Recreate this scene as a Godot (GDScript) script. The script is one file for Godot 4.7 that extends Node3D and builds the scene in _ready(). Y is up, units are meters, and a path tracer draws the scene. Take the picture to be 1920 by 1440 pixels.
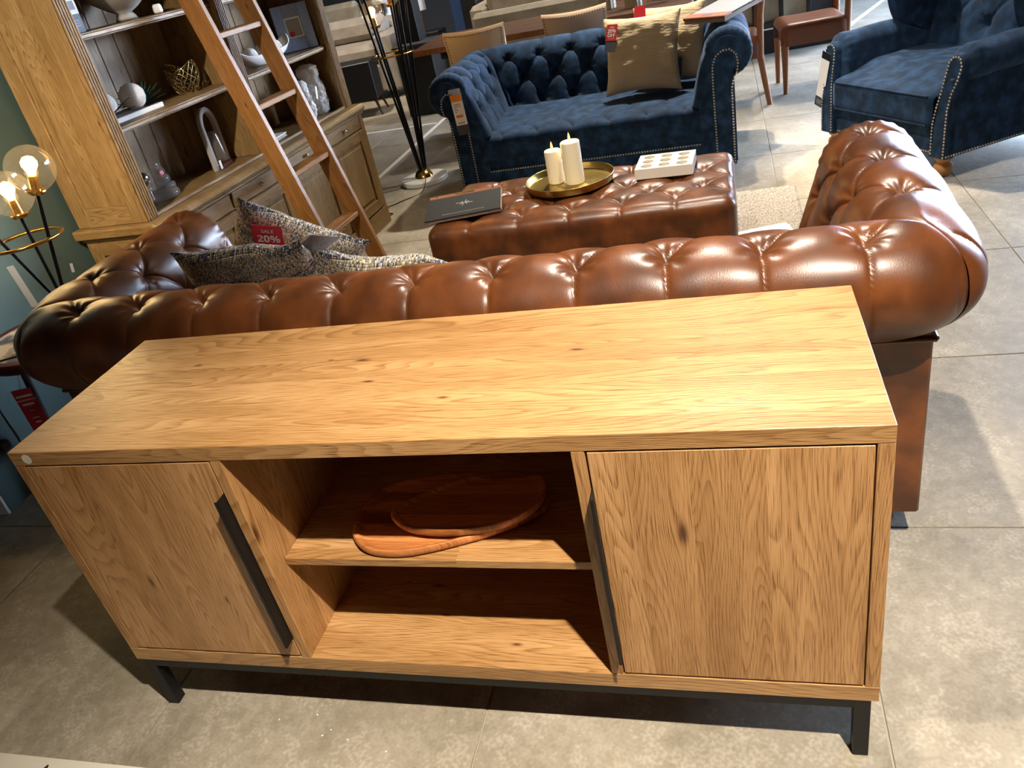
extends Node3D
# A furniture showroom: an oak sideboard behind a leather chesterfield, with a velvet loveseat, a wing chair, a ladder bookcase and lamps.

var M := {}
var T := {}
var used := {}
var rng := RandomNumberGenerator.new()

class MB:
	var v := PackedVector3Array()
	var n := PackedVector3Array()
	var uv := PackedVector2Array()
	var ix := PackedInt32Array()
	var tf := Transform3D.IDENTITY

	func vert(p: Vector3, nn: Vector3, u: Vector2) -> int:
		v.append(tf * p)
		n.append((tf.basis * nn).normalized())
		uv.append(u)
		return v.size() - 1

	func tri(a: int, b: int, c: int) -> void:
		var cr := (v[b] - v[a]).cross(v[c] - v[a])
		ix.append(a)
		if cr.dot(n[a] + n[b] + n[c]) > 0.0:
			ix.append(c)
			ix.append(b)
		else:
			ix.append(b)
			ix.append(c)

	func quad(a: int, b: int, c: int, d: int) -> void:
		tri(a, b, c)
		tri(a, c, d)

	func guv(p: Vector3, k: int, g: int, off: Vector2) -> Vector2:
		var o := 3 - k - g if k != g else (g + 1) % 3
		var a := g if k != g else (g + 2) % 3
		return Vector2(p[a], p[o]) + off

	# box with chamfered edges; texture u runs along the axis g
	func box(lo: Vector3, hi: Vector3, ch := 0.002, g := 0, off := Vector2.ZERO) -> MB:
		var c := minf(ch, 0.45 * minf(hi.x - lo.x, minf(hi.y - lo.y, hi.z - lo.z)))
		for k in 3:
			for s in [0, 1]:
				var nn := Vector3.ZERO
				nn[k] = 1.0 if s else -1.0
				var p := (k + 1) % 3
				var q := (k + 2) % 3
				var id := []
				for e in [[0, 0], [1, 0], [1, 1], [0, 1]]:
					var w := Vector3.ZERO
					w[k] = hi[k] if s else lo[k]
					w[p] = hi[p] - c if e[0] else lo[p] + c
					w[q] = hi[q] - c if e[1] else lo[q] + c
					id.append(vert(w, nn, guv(w, k, g, off)))
				quad(id[0], id[1], id[2], id[3])
		if c <= 0.0:
			return self
		for m in 3:
			var k := (m + 1) % 3
			var l := (m + 2) % 3
			for sk in [0, 1]:
				for sl in [0, 1]:
					var nn := Vector3.ZERO
					nn[k] = 1.0 if sk else -1.0
					nn[l] = 1.0 if sl else -1.0
					var id := []
					for e in [[0, 0], [0, 1], [1, 1], [1, 0]]:
						var w := Vector3.ZERO
						w[m] = hi[m] - c if e[0] else lo[m] + c
						var onk: bool = e[1] == 0
						w[k] = (hi[k] if sk else lo[k]) if onk else (hi[k] - c if sk else lo[k] + c)
						w[l] = (hi[l] - c if sl else lo[l] + c) if onk else (hi[l] if sl else lo[l])
						id.append(vert(w, nn, guv(w, k, g, off)))
					quad(id[0], id[1], id[2], id[3])
		for s in 8:
			var sg := [s & 1, (s >> 1) & 1, (s >> 2) & 1]
			var nn := Vector3(1 if sg[0] else -1, 1 if sg[1] else -1, 1 if sg[2] else -1)
			var id := []
			for k in 3:
				var w := Vector3.ZERO
				for a in 3:
					w[a] = (hi[a] if sg[a] else lo[a]) if a == k else (hi[a] - c if sg[a] else lo[a] + c)
				id.append(vert(w, nn, guv(w, k, g, off)))
			tri(id[0], id[1], id[2])
		return self

	# smooth surface from a table of points; flip turns its face
	func grid(P: PackedVector3Array, nu: int, nv: int, U: PackedVector2Array, wrap := false, flip := false) -> MB:
		var base := v.size()
		for i in nu:
			for j in nv:
				var a := P[((i + 1) % nu if wrap else mini(i + 1, nu - 1)) * nv + j]
				var b := P[((i - 1 + nu) % nu if wrap else maxi(i - 1, 0)) * nv + j]
				var c := P[i * nv + mini(j + 1, nv - 1)]
				var d := P[i * nv + maxi(j - 1, 0)]
				var nn := (a - b).cross(c - d)
				if nn.length_squared() < 1e-18:
					# at a pole: take the way the next ring faces
					var jj := j + 1 if j + 1 < nv and j == 0 else j - 1
					var i2 := (i + 1) % nu if wrap else mini(i + 1, nu - 1)
					var i0 := (i - 1 + nu) % nu if wrap else maxi(i - 1, 0)
					nn = (P[i2 * nv + jj] - P[i0 * nv + jj]).cross(c - d)
				vert(P[i * nv + j], -nn if flip else nn, U[i * nv + j])
		for i in (nu if wrap else nu - 1):
			var i2 := (i + 1) % nu
			for j in nv - 1:
				var q0 := base + i * nv + j
				var q1 := base + i2 * nv + j
				if flip:
					ix.append_array(PackedInt32Array([q0, q1, q1 + 1, q0, q1 + 1, q0 + 1]))
				else:
					ix.append_array(PackedInt32Array([q0, q1 + 1, q1, q0, q0 + 1, q1 + 1]))
		return self

	func lathe(prof: Array, seg := 24) -> MB:
		var P := PackedVector3Array()
		var U := PackedVector2Array()
		for i in seg:
			var a := TAU * i / seg
			for k in prof.size():
				P.append(Vector3(cos(a) * prof[k].x, prof[k].y, sin(a) * prof[k].x))
				U.append(Vector2(a * 0.1, prof[k].y))
		return grid(P, seg, prof.size(), U, true, true)

	# lathe with sharp rings: each band gets its own vertices
	func turned(prof: Array, seg := 24) -> MB:
		for k in prof.size() - 1:
			lathe([prof[k], prof[k + 1]], seg)
		return self

	func tube(pts: Array, rad, sides := 8, caps := true) -> MB:
		var N := pts.size()
		var P := PackedVector3Array()
		var U := PackedVector2Array()
		var t0: Vector3 = (pts[1] - pts[0]).normalized()
		var up := Vector3.UP if absf(t0.y) < 0.9 else Vector3.RIGHT
		var x := t0.cross(up).normalized()
		var run := 0.0
		var rings := []
		for i in N:
			var t: Vector3 = (pts[mini(i + 1, N - 1)] - pts[maxi(i - 1, 0)]).normalized()
			x = (x - t * x.dot(t)).normalized()
			var y := t.cross(x)
			var r: float = rad[i] if rad is Array else rad
			if i > 0:
				run += pts[i].distance_to(pts[i - 1])
			var ring := []
			for k in sides:
				var a := TAU * k / sides
				ring.append(pts[i] + (x * cos(a) + y * sin(a)) * r)
			rings.append(ring)
		for k in sides:
			for i in N:
				P.append(rings[i][k])
				U.append(Vector2(float(i), float(k) / sides))
		var before := v.size()
		grid(P, sides, N, U, true, false)
		# make sure that the face looks outwards
		var c0: Vector3 = tf * pts[0]
		if (v[before] - c0).dot(n[before]) < 0:
			for q in range(before, v.size()):
				n[q] = -n[q]
			var first := ix.size() - sides * (N - 1) * 6
			for q in range(first, ix.size(), 3):
				var s := ix[q + 1]
				ix[q + 1] = ix[q + 2]
				ix[q + 2] = s
		if caps:
			for e in [0, N - 1]:
				var nn: Vector3 = (pts[0] - pts[1]) if e == 0 else (pts[N - 1] - pts[N - 2])
				var cc := vert(pts[e], nn, Vector2.ZERO)
				var id := []
				for k in sides:
					id.append(vert(rings[e][k], nn, Vector2.ZERO))
				for k in sides:
					tri(cc, id[k], id[(k + 1) % sides])
		return self

	# polygon in x,y pushed from z0 to z1, with a small bevel ch
	func prism(poly: PackedVector2Array, z0: float, z1: float, ch := 0.0, smooth := false, us := 1.0) -> MB:
		var N := poly.size()
		var area := 0.0
		for i in N:
			area += poly[i].cross(poly[(i + 1) % N])
		var sgn := 1.0 if area > 0 else -1.0
		var nrm := []
		for i in N:
			var e0: Vector2 = (poly[i] - poly[(i - 1 + N) % N]).normalized()
			var e1: Vector2 = (poly[(i + 1) % N] - poly[i]).normalized()
			nrm.append(Vector2(e0.y + e1.y, -e0.x - e1.x).normalized() * sgn)
		var inner := PackedVector2Array()
		for i in N:
			inner.append(poly[i] - nrm[i] * ch)
		var ids := Geometry2D.triangulate_polygon(inner)
		for e in [0, 1]:
			var nn := Vector3(0, 0, 1 if e else -1)
			var b := v.size()
			for p in inner:
				vert(Vector3(p.x, p.y, z1 if e else z0), nn, p * us)
			for t in range(0, ids.size(), 3):
				tri(b + ids[t], b + ids[t + 1], b + ids[t + 2])
		var levels := [[z0 + ch, poly, 0.0], [z1 - ch, poly, 0.0]]
		if ch > 0.0:
			levels = [[z0, inner, -1.0], [z0 + ch, poly, 0.0], [z1 - ch, poly, 0.0], [z1, inner, 1.0]]
		for l in levels.size() - 1:
			for i in N:
				var j := (i + 1) % N
				var na: Vector2 = nrm[i]
				var nb: Vector2 = nrm[j]
				if not smooth:
					var e1: Vector2 = (poly[j] - poly[i]).normalized()
					na = Vector2(e1.y, -e1.x) * sgn
					nb = na
				var dz: float = (levels[l][2] + levels[l + 1][2]) * 1.0
				var p0: Vector2 = levels[l][1][i]
				var p1: Vector2 = levels[l][1][j]
				var p2: Vector2 = levels[l + 1][1][j]
				var p3: Vector2 = levels[l + 1][1][i]
				var za: float = levels[l][0]
				var zb: float = levels[l + 1][0]
				quad(vert(Vector3(p0.x, p0.y, za), Vector3(na.x, na.y, dz), Vector2(p0.x + p0.y, za) * us), vert(Vector3(p1.x, p1.y, za), Vector3(nb.x, nb.y, dz), Vector2(p1.x + p1.y, za) * us), vert(Vector3(p2.x, p2.y, zb), Vector3(nb.x, nb.y, dz), Vector2(p2.x + p2.y, zb) * us), vert(Vector3(p3.x, p3.y, zb), Vector3(na.x, na.y, dz), Vector2(p3.x + p3.y, zb) * us))
		return self

	func sphere(c: Vector3, r: Vector3, seg := 16, ring := 10) -> MB:
		var P := PackedVector3Array()
		var U := PackedVector2Array()
		for i in seg:
			var a := TAU * i / seg
			for k in ring + 1:
				var b := PI * k / ring - PI / 2
				P.append(c + Vector3(cos(a) * cos(b) * r.x, sin(b) * r.y, sin(a) * cos(b) * r.z))
				U.append(Vector2(a * 0.1, b * 0.1))
		var first := v.size()
		grid(P, seg, ring + 1, U, true, true)
		for q in range(first, v.size()):
			n[q] = (tf.basis * ((P[q - first] - c) / (r * r))).normalized()
		return self

	func mesh() -> ArrayMesh:
		var a := []
		a.resize(Mesh.ARRAY_MAX)
		a[Mesh.ARRAY_VERTEX] = v
		a[Mesh.ARRAY_NORMAL] = n
		a[Mesh.ARRAY_TEX_UV] = uv
		a[Mesh.ARRAY_INDEX] = ix
		var m := ArrayMesh.new()
		m.add_surface_from_arrays(Mesh.PRIMITIVE_TRIANGLES, a)
		return m


func numbered(called: String) -> String:
	used[called] = used.get(called, -1) + 1
	return called if used[called] == 0 else "%s_%03d" % [called, used[called]]

func thing(called: String, label: String, category: String, at := Vector3.ZERO, turn := 0.0, group := "") -> Node3D:
	var o := Node3D.new()
	o.name = numbered(called)
	add_child(o)
	o.position = at
	o.rotation_degrees.y = turn
	tag(o, label, category, group)
	return o

func tag(o: Node, label: String, category: String, group := "") -> void:
	o.set_meta("label", label)
	o.set_meta("category", category)
	if group:
		o.set_meta("group", group)

func part(called: String, b, m, parent: Node, label := "") -> MeshInstance3D:
	var o := MeshInstance3D.new()
	o.mesh = b.mesh() if b is MB else b
	o.name = called
	o.material_override = M[m] if m is String else m
	parent.add_child(o, true)
	if label:
		o.set_meta("label", label)
	return o

func struct(called: String, b, m) -> MeshInstance3D:
	var o := part(called, b, m, self)
	o.set_meta("kind", "structure")
	return o

func bx(lo: Vector3, hi: Vector3, ch := 0.002, g := 0, off := Vector2.ZERO) -> MB:
	return MB.new().box(lo, hi, ch, g, off)

func words(s: String, size: float, m, parent: Node, xf: Transform3D, bold := false, called := "lettering") -> MeshInstance3D:
	var t := TextMesh.new()
	var f := SystemFont.new()
	f.font_names = PackedStringArray(["Droid Sans"])
	f.font_weight = 700 if bold else 400
	t.font = f
	t.text = s
	t.font_size = 64
	t.pixel_size = size / 64.0
	t.depth = 0.0006
	t.curve_step = 4.0
	var o := MeshInstance3D.new()
	o.mesh = t
	o.name = called
	o.material_override = M[m]
	parent.add_child(o, true)
	o.transform = xf
	return o

# ---------- textures and materials ----------
func noise(sd: int, freq: float, oct := 3, kind := FastNoiseLite.TYPE_SIMPLEX_SMOOTH) -> FastNoiseLite:
	var f := FastNoiseLite.new()
	f.seed = sd
	f.noise_type = kind
	f.frequency = freq
	f.fractal_octaves = oct
	return f

func tex_from(bytes: PackedByteArray, w: int, h: int, fmt := Image.FORMAT_RGB8) -> ImageTexture:
	return ImageTexture.create_from_image(Image.create_from_data(w, h, false, fmt, bytes))

func normal_from(g: PackedByteArray, w: int, h: int, k: float) -> ImageTexture:
	var im := Image.create_from_data(w, h, false, Image.FORMAT_L8, g)
	im.convert(Image.FORMAT_RGBA8)
	im.bump_map_to_normal_map(k)
	return ImageTexture.create_from_image(im)

# oak: staves along u, rings drawn as the level lines of a stretched noise, pores, a few knots
func make_oak(w: int, h: int, lu: float, lv: float, stave: float, sd: int, knots: Array, called: String, con := 0.34, sv := 0.22) -> void:
	var rings := noise(sd, 1.0, 2)
	var warp := noise(sd + 1, 1.0, 2)
	var pore := noise(sd + 2, 1.0, 1)
	var tone := noise(sd + 3, 1.0, 2)
	var out := PackedByteArray()
	out.resize(w * h * 3)
	var hgt := PackedByteArray()
	hgt.resize(w * h)
	rng.seed = sd
	var st := []
	var acc := 0.0
	while acc < lv:
		var wd := stave * rng.randf_range(0.7, 1.25)
		acc += wd
		st.append([acc, rng.randf_range(-0.5, 0.5), rng.randf() * 40.0, rng.randf_range(5.0, 11.0)])
	var k := 0
	for j in h:
		var y := lv * j / h
		while y > st[k][0] and k < st.size() - 1:
			k += 1
		var stone: float = st[k][1]
		var soff: float = st[k][2]
		var dens: float = st[k][3]
		for i in w:
			var x := lu * i / w
			var kd := 0.0
			var yy := y
			for kn in knots:
				var dx: float = (x - kn[0]) / kn[2] * 0.34
				var dy: float = (y - kn[1]) / kn[2]
				var d2 := dx * dx + dy * dy
				if d2 < 9.0:
					kd = maxf(kd, exp(-d2 * 3.2))
					yy += (y - kn[1]) * -0.75 * exp(-d2 * 0.55)
			var wv := warp.get_noise_2d(x * 3.0 + soff, yy * 18.0)
			var r := rings.get_noise_2d(x * 0.9 + soff, yy * 7.5 + soff) * dens + wv * 0.3 + yy * 75.0
			var fr := r - floorf(r)
			var band := fr * fr * fr * (1.0 - smoothstep(0.88, 1.0, fr))
			var pr := pore.get_noise_2d(x * 13.0 + soff * 3.0, y * 460.0)
			var po := maxf(0.0, pr - 0.12) * (0.55 + band)
			var tn := tone.get_noise_2d(x * 1.3 + soff, y * 11.0)
			var f := 0.66 + stone * sv + tn * 0.24 - band * con - po * 1.0
			f = clampf(f, 0.0, 1.0) * (1.0 - 0.75 * kd)
			var o := (j * w + i) * 3
			out[o] = int(clampf(lerpf(136.0, 214.0, f) - 60.0 * kd, 0, 255))
			out[o + 1] = int(clampf(lerpf(96.0, 172.0, f) - 52.0 * kd, 0, 255))
			out[o + 2] = int(clampf(lerpf(49.0, 118.0, f) - 30.0 * kd, 0, 255))
			hgt[j * w + i] = int(clampf(200.0 - po * 240.0 - band * 40.0, 0, 255))
	T[called] = tex_from(out, w, h)
	T[called + "_n"] = normal_from(hgt, w, h, 2.0)

func make_floor() -> void:
	var w := 1024
	var a := noise(11, 0.005, 5)
	var b := noise(12, 0.05, 3)
	var c := noise(13, 0.2, 2)
	var e := noise(14, 0.013, 4)
	var ia := a.get_seamless_image(w, w).get_data()
	var ib := b.get_seamless_image(w, w).get_data()
	var ic := c.get_seamless_image(w, w).get_data()
	var ie := e.get_seamless_image(w, w).get_data()
	var out := PackedByteArray()
	out.resize(w * w * 3)
	var rough := PackedByteArray()
	rough.resize(w * w)
	for q in w * w:
		var v := (ia[q] - 128) * 0.13 + (ib[q] - 128) * 0.07 + (ic[q] - 128) * 0.07
		# chalky blotches with ragged rims
		var k := ie[q] + (ib[q] - 128) * 0.35 + (ic[q] - 128) * 0.25
		if k > 158:
			v += minf((k - 158) * 0.5, 6.0) + (ic[q] - 128) * 0.08
		elif k < 92:
			v -= minf((92 - k) * 0.4, 5.0)
		var o := q * 3
		out[o] = clampi(int(153 + v), 0, 255)
		out[o + 1] = clampi(int(145 + v), 0, 255)
		out[o + 2] = clampi(int(129 + v * 1.05), 0, 255)
		rough[q] = clampi(int(175 + v * 1.5), 120, 230)
	T.stone = tex_from(out, w, w)
	T.stone_r = tex_from(rough, w, w, Image.FORMAT_L8)

func mottle(called: String, sd: int, f: float, lo: Color, hi: Color, w := 512, oct := 4, gain := 1.0, kind := FastNoiseLite.TYPE_SIMPLEX_SMOOTH) -> void:
	var d := noise(sd, f, oct, kind).get_seamless_image(w, w).get_data()
	var out := PackedByteArray()
	out.resize(w * w * 3)
	for q in w * w:
		var c := lo.lerp(hi, clampf((d[q] / 255.0 - 0.5) * gain + 0.5, 0, 1))
		out[q * 3] = int(c.r * 255)
		out[q * 3 + 1] = int(c.g * 255)
		out[q * 3 + 2] = int(c.b * 255)
	T[called] = tex_from(out, w, w)

func relief(called: String, sd: int, f: float, k: float, w := 512, oct := 2, kind := FastNoiseLite.TYPE_SIMPLEX_SMOOTH) -> void:
	var im := noise(sd, f, oct, kind).get_seamless_image(w, w)
	T[called + "_h"] = ImageTexture.create_from_image(im)
	T[called] = normal_from(im.get_data(), w, w, k)

# loose wool yarn: flecks of several colours in soft stripes
func make_knit() -> void:
	var w := 512
	var out := PackedByteArray()
	out.resize(w * w * 3)
	var hg := PackedByteArray()
	hg.resize(w * w)
	var pal := [Color8(232, 222, 200), Color8(206, 184, 150), Color8(70, 84, 108), Color8(150, 132, 118), Color8(244, 238, 222), Color8(40, 52, 74), Color8(190, 170, 165), Color8(176, 160, 96)]
	rng.seed = 77
	var cell := 6
	var cols := w / cell + 1
	var table := []
	for q in cols * cols:
		var row := q / cols
		var stripe := 0.5 + 0.5 * sin(row * TAU / 28.0)
		var r := rng.randf()
		var c: Color
		if stripe > 0.72:
			c = pal[[2, 5, 2, 3, 1, 4][int(r * 6) % 6]]
		else:
			c = pal[[0, 1, 4, 3, 6, 2, 0, 7][int(r * 8) % 8]]
		table.append([c, rng.randf_range(0.75, 1.05)])
	for j in w:
		for i in w:
			var row := j / cell
			var ii := (i + (row % 2) * cell / 2) % w
			var cx := ii / cell
			var t: Array = table[row * cols + cx]
			var dx := (ii % cell) / float(cell) - 0.42
			var dy := (j % cell) / float(cell) - 0.42
			var d := clampf(1.0 - (dx * dx + dy * dy) * 2.2, 0.0, 1.0)
			var c: Color = t[0] * t[1]
			var o := (j * w + i) * 3
			out[o] = int(clampf(c.r, 0, 1) * 255)
			out[o + 1] = int(clampf(c.g, 0, 1) * 255)
			out[o + 2] = int(clampf(c.b, 0, 1) * 255)
			hg[j * w + i] = int(d * 255)
	T.knit = tex_from(out, w, w)
	T.knit_h = tex_from(hg, w, w, Image.FORMAT_L8)

func mat(called: String, c: Color, rough: float, o := {}) -> StandardMaterial3D:
	var m := StandardMaterial3D.new()
	m.albedo_color = c
	m.roughness = rough
	m.metallic = o.get("metal", 0.0)
	m.metallic_specular = o.get("spec", 0.5)
	if o.has("tex"):
		m.albedo_texture = T[o.tex]
	if o.has("nrm"):
		m.normal_enabled = true
		m.normal_texture = T[o.nrm]
		m.normal_scale = o.get("ns", 0.5)
	if o.has("rtex"):
		m.roughness_texture = T[o.rtex]
		m.roughness_texture_channel = BaseMaterial3D.TEXTURE_CHANNEL_RED
	if o.has("bump"):
		m.heightmap_enabled = true
		m.heightmap_texture = T[o.bump]
		m.heightmap_scale = o.get("bs", 0.2)
	if o.has("tri"):
		m.uv1_triplanar = true
		m.uv1_world_triplanar = o.get("world", false)
		m.uv1_scale = Vector3.ONE * o.tri
	elif o.has("uvs"):
		m.uv1_scale = Vector3(o.uvs.x, o.uvs.y, 1)
	if o.has("off"):
		m.uv1_offset = o.off
	if o.has("rim"):
		m.rim_enabled = true
		m.rim = o.rim
		m.rim_tint = o.get("rt", 0.5)
	if o.has("coat"):
		m.clearcoat_enabled = true
		m.clearcoat = o.coat
		m.clearcoat_roughness = o.get("cr", 0.2)
	if o.has("glow"):
		m.emission_enabled = true
		m.emission = o.get("gc", c)
		m.emission_energy_multiplier = o.glow
	if o.has("alpha"):
		m.transparency = BaseMaterial3D.TRANSPARENCY_ALPHA
		m.albedo_color.a = o.alpha
	if o.has("refr"):
		m.refraction_enabled = true
		m.refraction_scale = o.refr
	m.resource_name = called
	M[called] = m
	return m

func make_materials() -> void:
	make_oak(2048, 640, 1.6, 0.5, 0.085, 41, [[0.657, 0.173, 0.009], [1.101, 0.184, 0.007], [0.704, 0.259, 0.006], [0.879, 0.33, 0.006], [0.248, 0.149, 0.007], [0.581, 0.164, 0.004]], "oak", 0.46)
	make_oak(1024, 1280, 0.8, 1.0, 0.12, 97, [[0.256, 0.168, 0.01], [0.21, 0.335, 0.006], [0.38, 0.629, 0.013]], "oak_wide", 0.46)
	make_oak(512, 256, 0.5, 0.25, 0.034, 53, [], "stripe", 0.4, 0.95)
	make_floor()
	mottle("hide", 21, 0.008, Color8(70, 37, 15), Color8(119, 67, 30), 512, 4, 1.5)
	relief("hide_n", 22, 0.2, 1.6, 1024, 2, FastNoiseLite.TYPE_CELLULAR)
	mottle("pile", 23, 0.012, Color8(150, 150, 150), Color8(255, 255, 255), 512, 4, 1.6)
	relief("nap", 24, 0.05, 1.0, 512, 3)
	mottle("weave", 25, 0.12, Color8(176, 160, 130), Color8(222, 208, 180), 512, 3, 1.6)
	relief("loops", 26, 0.09, 4.0, 512, 2, FastNoiseLite.TYPE_CELLULAR)
	mottle("veins", 27, 0.01, Color8(96, 92, 90), Color8(232, 228, 222), 256, 5, 3.0)
	mottle("rugt", 28, 0.05, Color8(150, 142, 130), Color8(216, 208, 196), 512, 4, 2.0)
	mottle("plain", 29, 0.01, Color8(196, 190, 180), Color8(222, 216, 208), 256, 3, 1.2)
	mottle("speck", 30, 0.2, Color8(92, 110, 142), Color8(186, 200, 220), 256, 2, 2.0)
	var rb := noise(33, 0.035, 2).get_seamless_image(128, 512)
	rb.resize(512, 512, Image.INTERPOLATE_CUBIC)
	T.ribs_h = ImageTexture.create_from_image(rb)
	make_knit()
	mat("oak", Color(0.97, 0.96, 0.97), 0.37, {"tex": "oak", "nrm": "oak_n", "ns": 0.35, "uvs": Vector2(1 / 1.6, 2.0)})
	mat("oak_door", Color(0.99, 0.96, 0.96), 0.45, {"tex": "oak_wide", "nrm": "oak_wide_n", "ns": 0.4, "uvs": Vector2(1.25, 1.0)})
	mat("case_oak", Color(0.74, 0.77, 0.77), 0.4, {"tex": "oak_wide", "nrm": "oak_wide_n", "ns": 0.3, "uvs": Vector2(1.25, 1.0)})
	mat("ladder_oak", Color(0.84, 0.76, 0.64), 0.45, {"tex": "oak", "uvs": Vector2(1 / 1.6, 2.0)})
	mat("table_oak", Color(0.6, 0.5, 0.42), 0.5, {"tex": "oak_wide", "uvs": Vector2(1.25, 1.0)})
	mat("walnut", Color(0.46, 0.27, 0.2), 0.38, {"tex": "oak", "uvs": Vector2(1 / 1.6, 2.0)})
	mat("acacia", Color(0.98, 0.8, 0.7), 0.4, {"tex": "stripe", "uvs": Vector2(2.0, 4.0)})
	for k in 3:
		var t: float = [1.0, 0.965, 0.985][k]
		mat("tile_%d" % k, Color(t, t * 0.995, t * 0.985), 1.0, {"tex": "stone", "rtex": "stone_r", "tri": 0.42, "world": true, "off": Vector3(k * 0.31, 0, k * 0.47)})
	mat("grout", Color8(164, 155, 138), 0.9)
	mat("tape", Color8(236, 234, 228), 0.6)
	mat("leather", Color(1, 1, 1), 0.36, {"tex": "hide", "nrm": "hide_n", "ns": 0.22, "tri": 1.6, "coat": 0.15, "cr": 0.3})
	mat("velvet", Color8(33, 60, 92), 0.8, {"tex": "pile", "nrm": "nap", "ns": 0.25, "tri": 1.8, "rim": 0.75, "rt": 0.6, "spec": 0.25})
	mat("boucle", Color(1, 0.98, 0.94), 0.95, {"tex": "weave", "bump": "ribs_h", "bs": 0.2, "uvs": Vector2(4.0, 4.0), "rim": 0.2})
	mat("knit", Color(1, 1, 1), 0.95, {"tex": "knit", "bump": "knit_h", "bs": 0.4, "uvs": Vector2(3.6, 3.6), "rim": 0.2})
	mat("linen", Color8(172, 150, 124), 0.9, {"rim": 0.2})
	mat("cream_cloth", Color8(214, 208, 194), 0.95, {"tex": "plain", "tri": 2.0})
	mat("grey_cloth", Color8(198, 192, 186), 0.95, {"tex": "plain", "tri": 2.0})
	mat("rug", Color(0.86, 0.85, 0.84), 1.0, {"tex": "rugt", "tri": 3.0})
	mat("teal_wall", Color8(70, 92, 90), 0.75)
	mat("cream_paint", Color8(226, 220, 204), 0.8)
	mat("dark_wall", Color8(44, 46, 50), 0.85)
	mat("ceiling", Color8(58, 57, 56), 0.9)
	mat("stoneware", Color8(160, 156, 150), 0.8)
	mat("pale_wall", Color8(104, 101, 97), 0.9)
	mat("black_steel", Color8(19, 20, 21), 0.5, {"metal": 0.3})
	mat("black_paint", Color8(20, 21, 23), 0.5)
	mat("rod_black", Color8(16, 17, 20), 0.3, {"metal": 0.6})
	mat("brass", Color8(206, 160, 82), 0.22, {"metal": 1.0})
	mat("tray_brass", Color8(178, 154, 88), 0.3, {"metal": 1.0})
	mat("old_gold", Color8(186, 166, 120), 0.22, {"metal": 1.0})
	mat("silver", Color8(200, 202, 206), 0.12, {"metal": 1.0})
	mat("nail", Color8(196, 184, 160), 0.3, {"metal": 0.9})
	mat("marble", Color8(240, 238, 234), 0.2, {"tex": "veins", "tri": 2.2})
	mat("white_marble", Color8(226, 224, 220), 0.25)
	mat("wax", Color8(244, 234, 206), 0.5)
	mat("white_wash", Color8(232, 226, 212), 0.8)
	mat("white_ceramic", Color8(236, 234, 230), 0.4)
	mat("chalk", Color8(222, 220, 214), 0.7)
	mat("leaf", Color8(28, 58, 40), 0.5)
	mat("paper", Color8(240, 238, 232), 0.8)
	mat("floor_print", Color8(226, 222, 206), 0.8)
	mat("ink", Color8(22, 22, 24), 0.8)
	mat("grey_ink", Color8(110, 110, 112), 0.8)
	mat("sale_red", Color8(196, 30, 44), 0.6)
	mat("orange_card", Color8(232, 138, 34), 0.6)
	mat("clear_plastic", Color8(235, 236, 240), 0.1, {"alpha": 0.25})
	mat("card_plum", Color8(92, 70, 78), 0.5)
	mat("card_grey", Color8(60, 64, 70), 0.6)
	mat("book_green", Color8(20, 28, 28), 0.7)
	mat("book_grey", Color8(122, 124, 130), 0.6)
	mat("pages", Color8(150, 132, 118), 0.8)
	mat("book_leather", Color8(136, 78, 52), 0.5)
	mat("box_blue", Color8(52, 66, 82), 0.5)
	mat("blue_frame", Color(1, 1, 1), 0.6, {"tex": "speck", "tri": 5.0})
	mat("glass", Color8(250, 250, 250), 0.02, {"alpha": 0.02})
	mat("smoke_glass", Color8(120, 112, 104), 0.05, {"alpha": 0.35})
	mat("clear_ring_glass", Color8(200, 200, 204), 0.03, {"alpha": 0.16})
	mat("amber_glass", Color8(255, 244, 224), 0.02, {"alpha": 0.012})
	mat("bulb_glow", Color8(255, 214, 140), 0.3, {"glow": 7.0, "gc": Color8(255, 190, 100)})
	mat("lens_glow", Color8(255, 246, 232), 0.3, {"glow": 30.0, "gc": Color8(255, 240, 220)})
	mat("flame_glow", Color8(255, 220, 140), 0.4, {"glow": 1.2, "gc": Color8(255, 200, 110)})
	mat("turned_oak", Color8(186, 134, 80), 0.45)
	mat("dark_foot", Color8(70, 38, 26), 0.35)
	mat("lamp_white", Color8(236, 240, 246), 0.5)
	mat("navy", Color8(34, 60, 104), 0.8)
	mat("dining_leather", Color8(124, 72, 44), 0.4)
	mat("chair_oak", Color8(150, 98, 56), 0.45)
	mat("paving", Color8(200, 196, 186), 0.9)

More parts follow.
